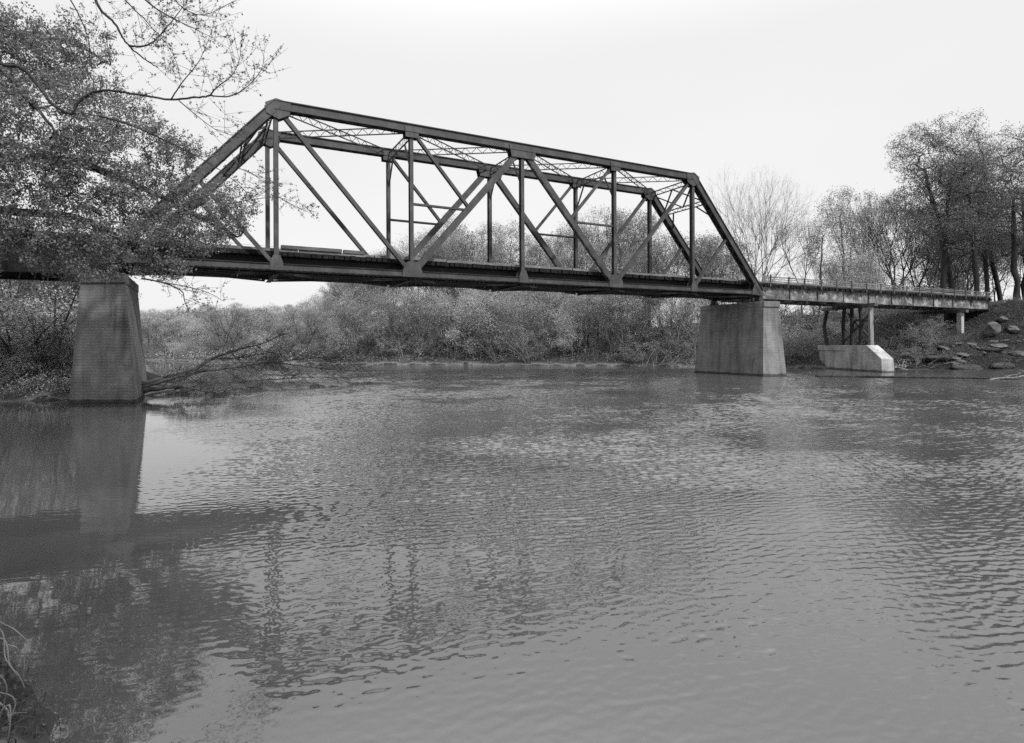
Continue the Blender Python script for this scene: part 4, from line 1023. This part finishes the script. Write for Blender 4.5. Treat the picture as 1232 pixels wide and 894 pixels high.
# leaf litter, low growth on the banks
V=[];rngl=np.random.default_rng(9)
def cover(n,px0,px1,Y0_,Y1_,dmax,size,mat,name,label,h=.35,dmin=.1):
    px=rngl.uniform(px0,px1,n); Y=rngl.uniform(Y0_,Y1_,n); X=(px-616)/F*Y; d=sdist(X,Y); k=(d>dmin)&(d<dmax); X=X[k];Y=Y[k]; Z=height(X,Y)
    C=np.stack([X,Y,Z+rngl.uniform(0,h,len(X))**1.0],-1); V,Q=leaves_at(rngl,C,.05,size); tag(link(name,np_mesh(name,V,Q,M[mat])),label,'undergrowth',kind='stuff')
cover(60000,395,960,58,105,14,.17,'leaf','undergrowth','low leafy growth covering the far bank slope',.7)
cover(16000,940,1110,55,90,14,.14,'leaf','undergrowth','low growth on the bank under the approach deck',.4)
cover(26000,1075,1250,57,72,10,.11,'leaf_dark','leaf_litter','leaf litter and weeds between the stones of the right bank',.12,.4)
cover(30000,150,420,82,125,14,.2,'leaf_pale','undergrowth','low pale growth on the bank beyond the side creek',.8)
cover(26000,-60,110,27,48,12,.09,'leaf_pale','undergrowth','low growth on the bank left of the near pier',.6)

V=0
px_=rngl.uniform(-5.5,-2.4,5200); py_=rngl.uniform(2.4,5.4,5200); dk=sdist(px_,py_); kk_=(dk>-.02)&(dk<1.5); px_=px_[kk_];py_=py_[kk_]
V,Q=leaves_at(rngl,np.stack([px_,py_,height(px_,py_)+rngl.uniform(0,.10,len(px_))],-1),.01,.045); tag(link('leaf_litter',np_mesh('leaf_litter',V,Q,M['leaf_dark'])),'dead leaves on the near bank at the lower left',kind='stuff')
# wire beyond the bridge
a=at(-40,70,268); b=at(700,110,322)
for k,dz in ((0,0),(1,.9)):
    mb=MB(); P=[]
    for i in range(25):
        u=i/24; p=a.lerp(b,u); p.z-=4*u*(1-u)*1.2; p.z+=dz; P.append(p-a)
    mb.tube(P,.018,4); tag(mb.build('overhead_wire',M['steel2'],loc=a),['lower','upper'][k]+' of two thin wires crossing the sky low behind the truss','wire')
for k,(p,h) in enumerate(((a,a.z+1.2),(b,b.z+1.2))):
    g=gz(p.x,p.y); mb=MB(); mb.tube([(0,0,-.5),(0,0,h-g)],[.16,.11],10); mb.box((-.8,0,h-g-.35),(.8,0,h-g-.35),.1,.1); tag(mb.build('utility_pole',M['bark_dark'],loc=(p.x,p.y,g)),['wooden pole carrying the wires left of the bridge','wooden pole carrying the wires among the trees of the far bank'][k],'pole')

# ------------------------------------------------------------------ haze
hz=MB(); hz.prism([(-310,-110,-3),(310,-110,-3),(310,350,-3),(-310,350,-3)],[(-310,-110,36),(310,-110,36),(310,350,36),(-310,350,36)])
m,nt,out=nm('haze'); v=N(nt,'ShaderNodeVolumePrincipled'); v.inputs['Color'].default_value=(1,1,1,1); v.inputs['Density'].default_value=.0005; v.inputs['Anisotropy'].default_value=.3
nt.links.new(v.outputs[0],out.inputs['Volume'])
HAZE=False
if HAZE: tag(hz.build('haze',m),kind='stuff')

# ------------------------------------------------------------------ light
SUN_AZ=Vector((.62,-.76)); SUN_EL=R(45)
az=math.atan2(SUN_AZ.x,SUN_AZ.y)                           # clockwise from +Y
w=bpy.data.worlds.new('World'); SC.world=w; w.use_nodes=True; nt=w.node_tree; nt.nodes.clear()
sky=nt.nodes.new('ShaderNodeTexSky'); sky.sky_type='NISHITA'; sky.sun_disc=False; sky.sun_elevation=SUN_EL; sky.sun_rotation=az; sky.air_density=1.5; sky.dust_density=4.0
bw=nt.nodes.new('ShaderNodeRGBToBW'); nt.links.new(sky.outputs[0],bw.inputs[0])
tc=nt.nodes.new('ShaderNodeTexCoord'); mp=nt.nodes.new('ShaderNodeMapping'); mp.inputs['Scale'].default_value=(1,1,3); nt.links.new(tc.outputs['Generated'],mp.inputs[0])
nz=nt.nodes.new('ShaderNodeTexNoise'); nz.inputs['Scale'].default_value=1.1; nz.inputs['Detail'].default_value=3; nt.links.new(mp.outputs[0],nz.inputs['Vector'])
sz=nt.nodes.new('ShaderNodeSeparateXYZ'); nt.links.new(tc.outputs['Generated'],sz.inputs[0])
gr=nt.nodes.new('ShaderNodeMapRange'); gr.interpolation_type='SMOOTHSTEP'; gr.inputs['From Min'].default_value=.42; gr.inputs['From Max'].default_value=.85; gr.inputs['To Min'].default_value=6.7; gr.inputs['To Max'].default_value=17
nt.links.new(sz.outputs['Z'],gr.inputs['Value'])
cl=math_(nt,'MULTIPLY_ADD',nz.outputs['Fac'],1.4,math_(nt,'SUBTRACT',gr.outputs[0],.6))      # thin bright cloud veil, brightest overhead, before the 0.1 strength
mx=nt.nodes.new('ShaderNodeMix'); mx.data_type='FLOAT'; mx.inputs[0].default_value=.93; nt.links.new(bw.outputs[0],mx.inputs[2]); nt.links.new(cl,mx.inputs[3])
bg=nt.nodes.new('ShaderNodeBackground'); bg.inputs['Strength'].default_value=.1; nt.links.new(mx.outputs[0],bg.inputs['Color'])
ow=nt.nodes.new('ShaderNodeOutputWorld'); nt.links.new(bg.outputs[0],ow.inputs[0])
ld=bpy.data.lights.new('sun','SUN'); ld.energy=3.2; ld.angle=R(2.0); ld.color=(1,1,1); lo=bpy.data.objects.new('sun',ld); COL.objects.link(lo)
dv=Vector((SUN_AZ.normalized().x*math.cos(SUN_EL),SUN_AZ.normalized().y*math.cos(SUN_EL),math.sin(SUN_EL))); lo.rotation_euler=dv.to_track_quat('Z','Y').to_euler()
lo.location=(20,-10,40)

# ------------------------------------------------------------------ camera
cam=bpy.data.cameras.new('camera'); co=bpy.data.objects.new('camera',cam); COL.objects.link(co); SC.camera=co
cam.sensor_width=36; cam.lens=36*F/1232; cam.shift_y=-33/1232; cam.clip_end=2000; cam.clip_start=.05
co.matrix_world=Matrix.Translation((0,0,H))@Matrix.Rotation(R(90),4,'X')@Matrix.Rotation(-ROLL,4,'Z')
SC.view_settings.view_transform='Standard'; SC.view_settings.look='None'; SC.view_settings.exposure=.45; SC.view_settings.gamma=1
cy=SC.cycles; cy.use_denoising=False; cy.sample_clamp_direct=6; cy.sample_clamp_indirect=3; cy.max_bounces=6; cy.diffuse_bounces=3; cy.glossy_bounces=3; cy.transmission_bounces=3; cy.volume_bounces=2; cy.transparent_max_bounces=4
cy.volume_step_rate=4; cy.volume_max_steps=64
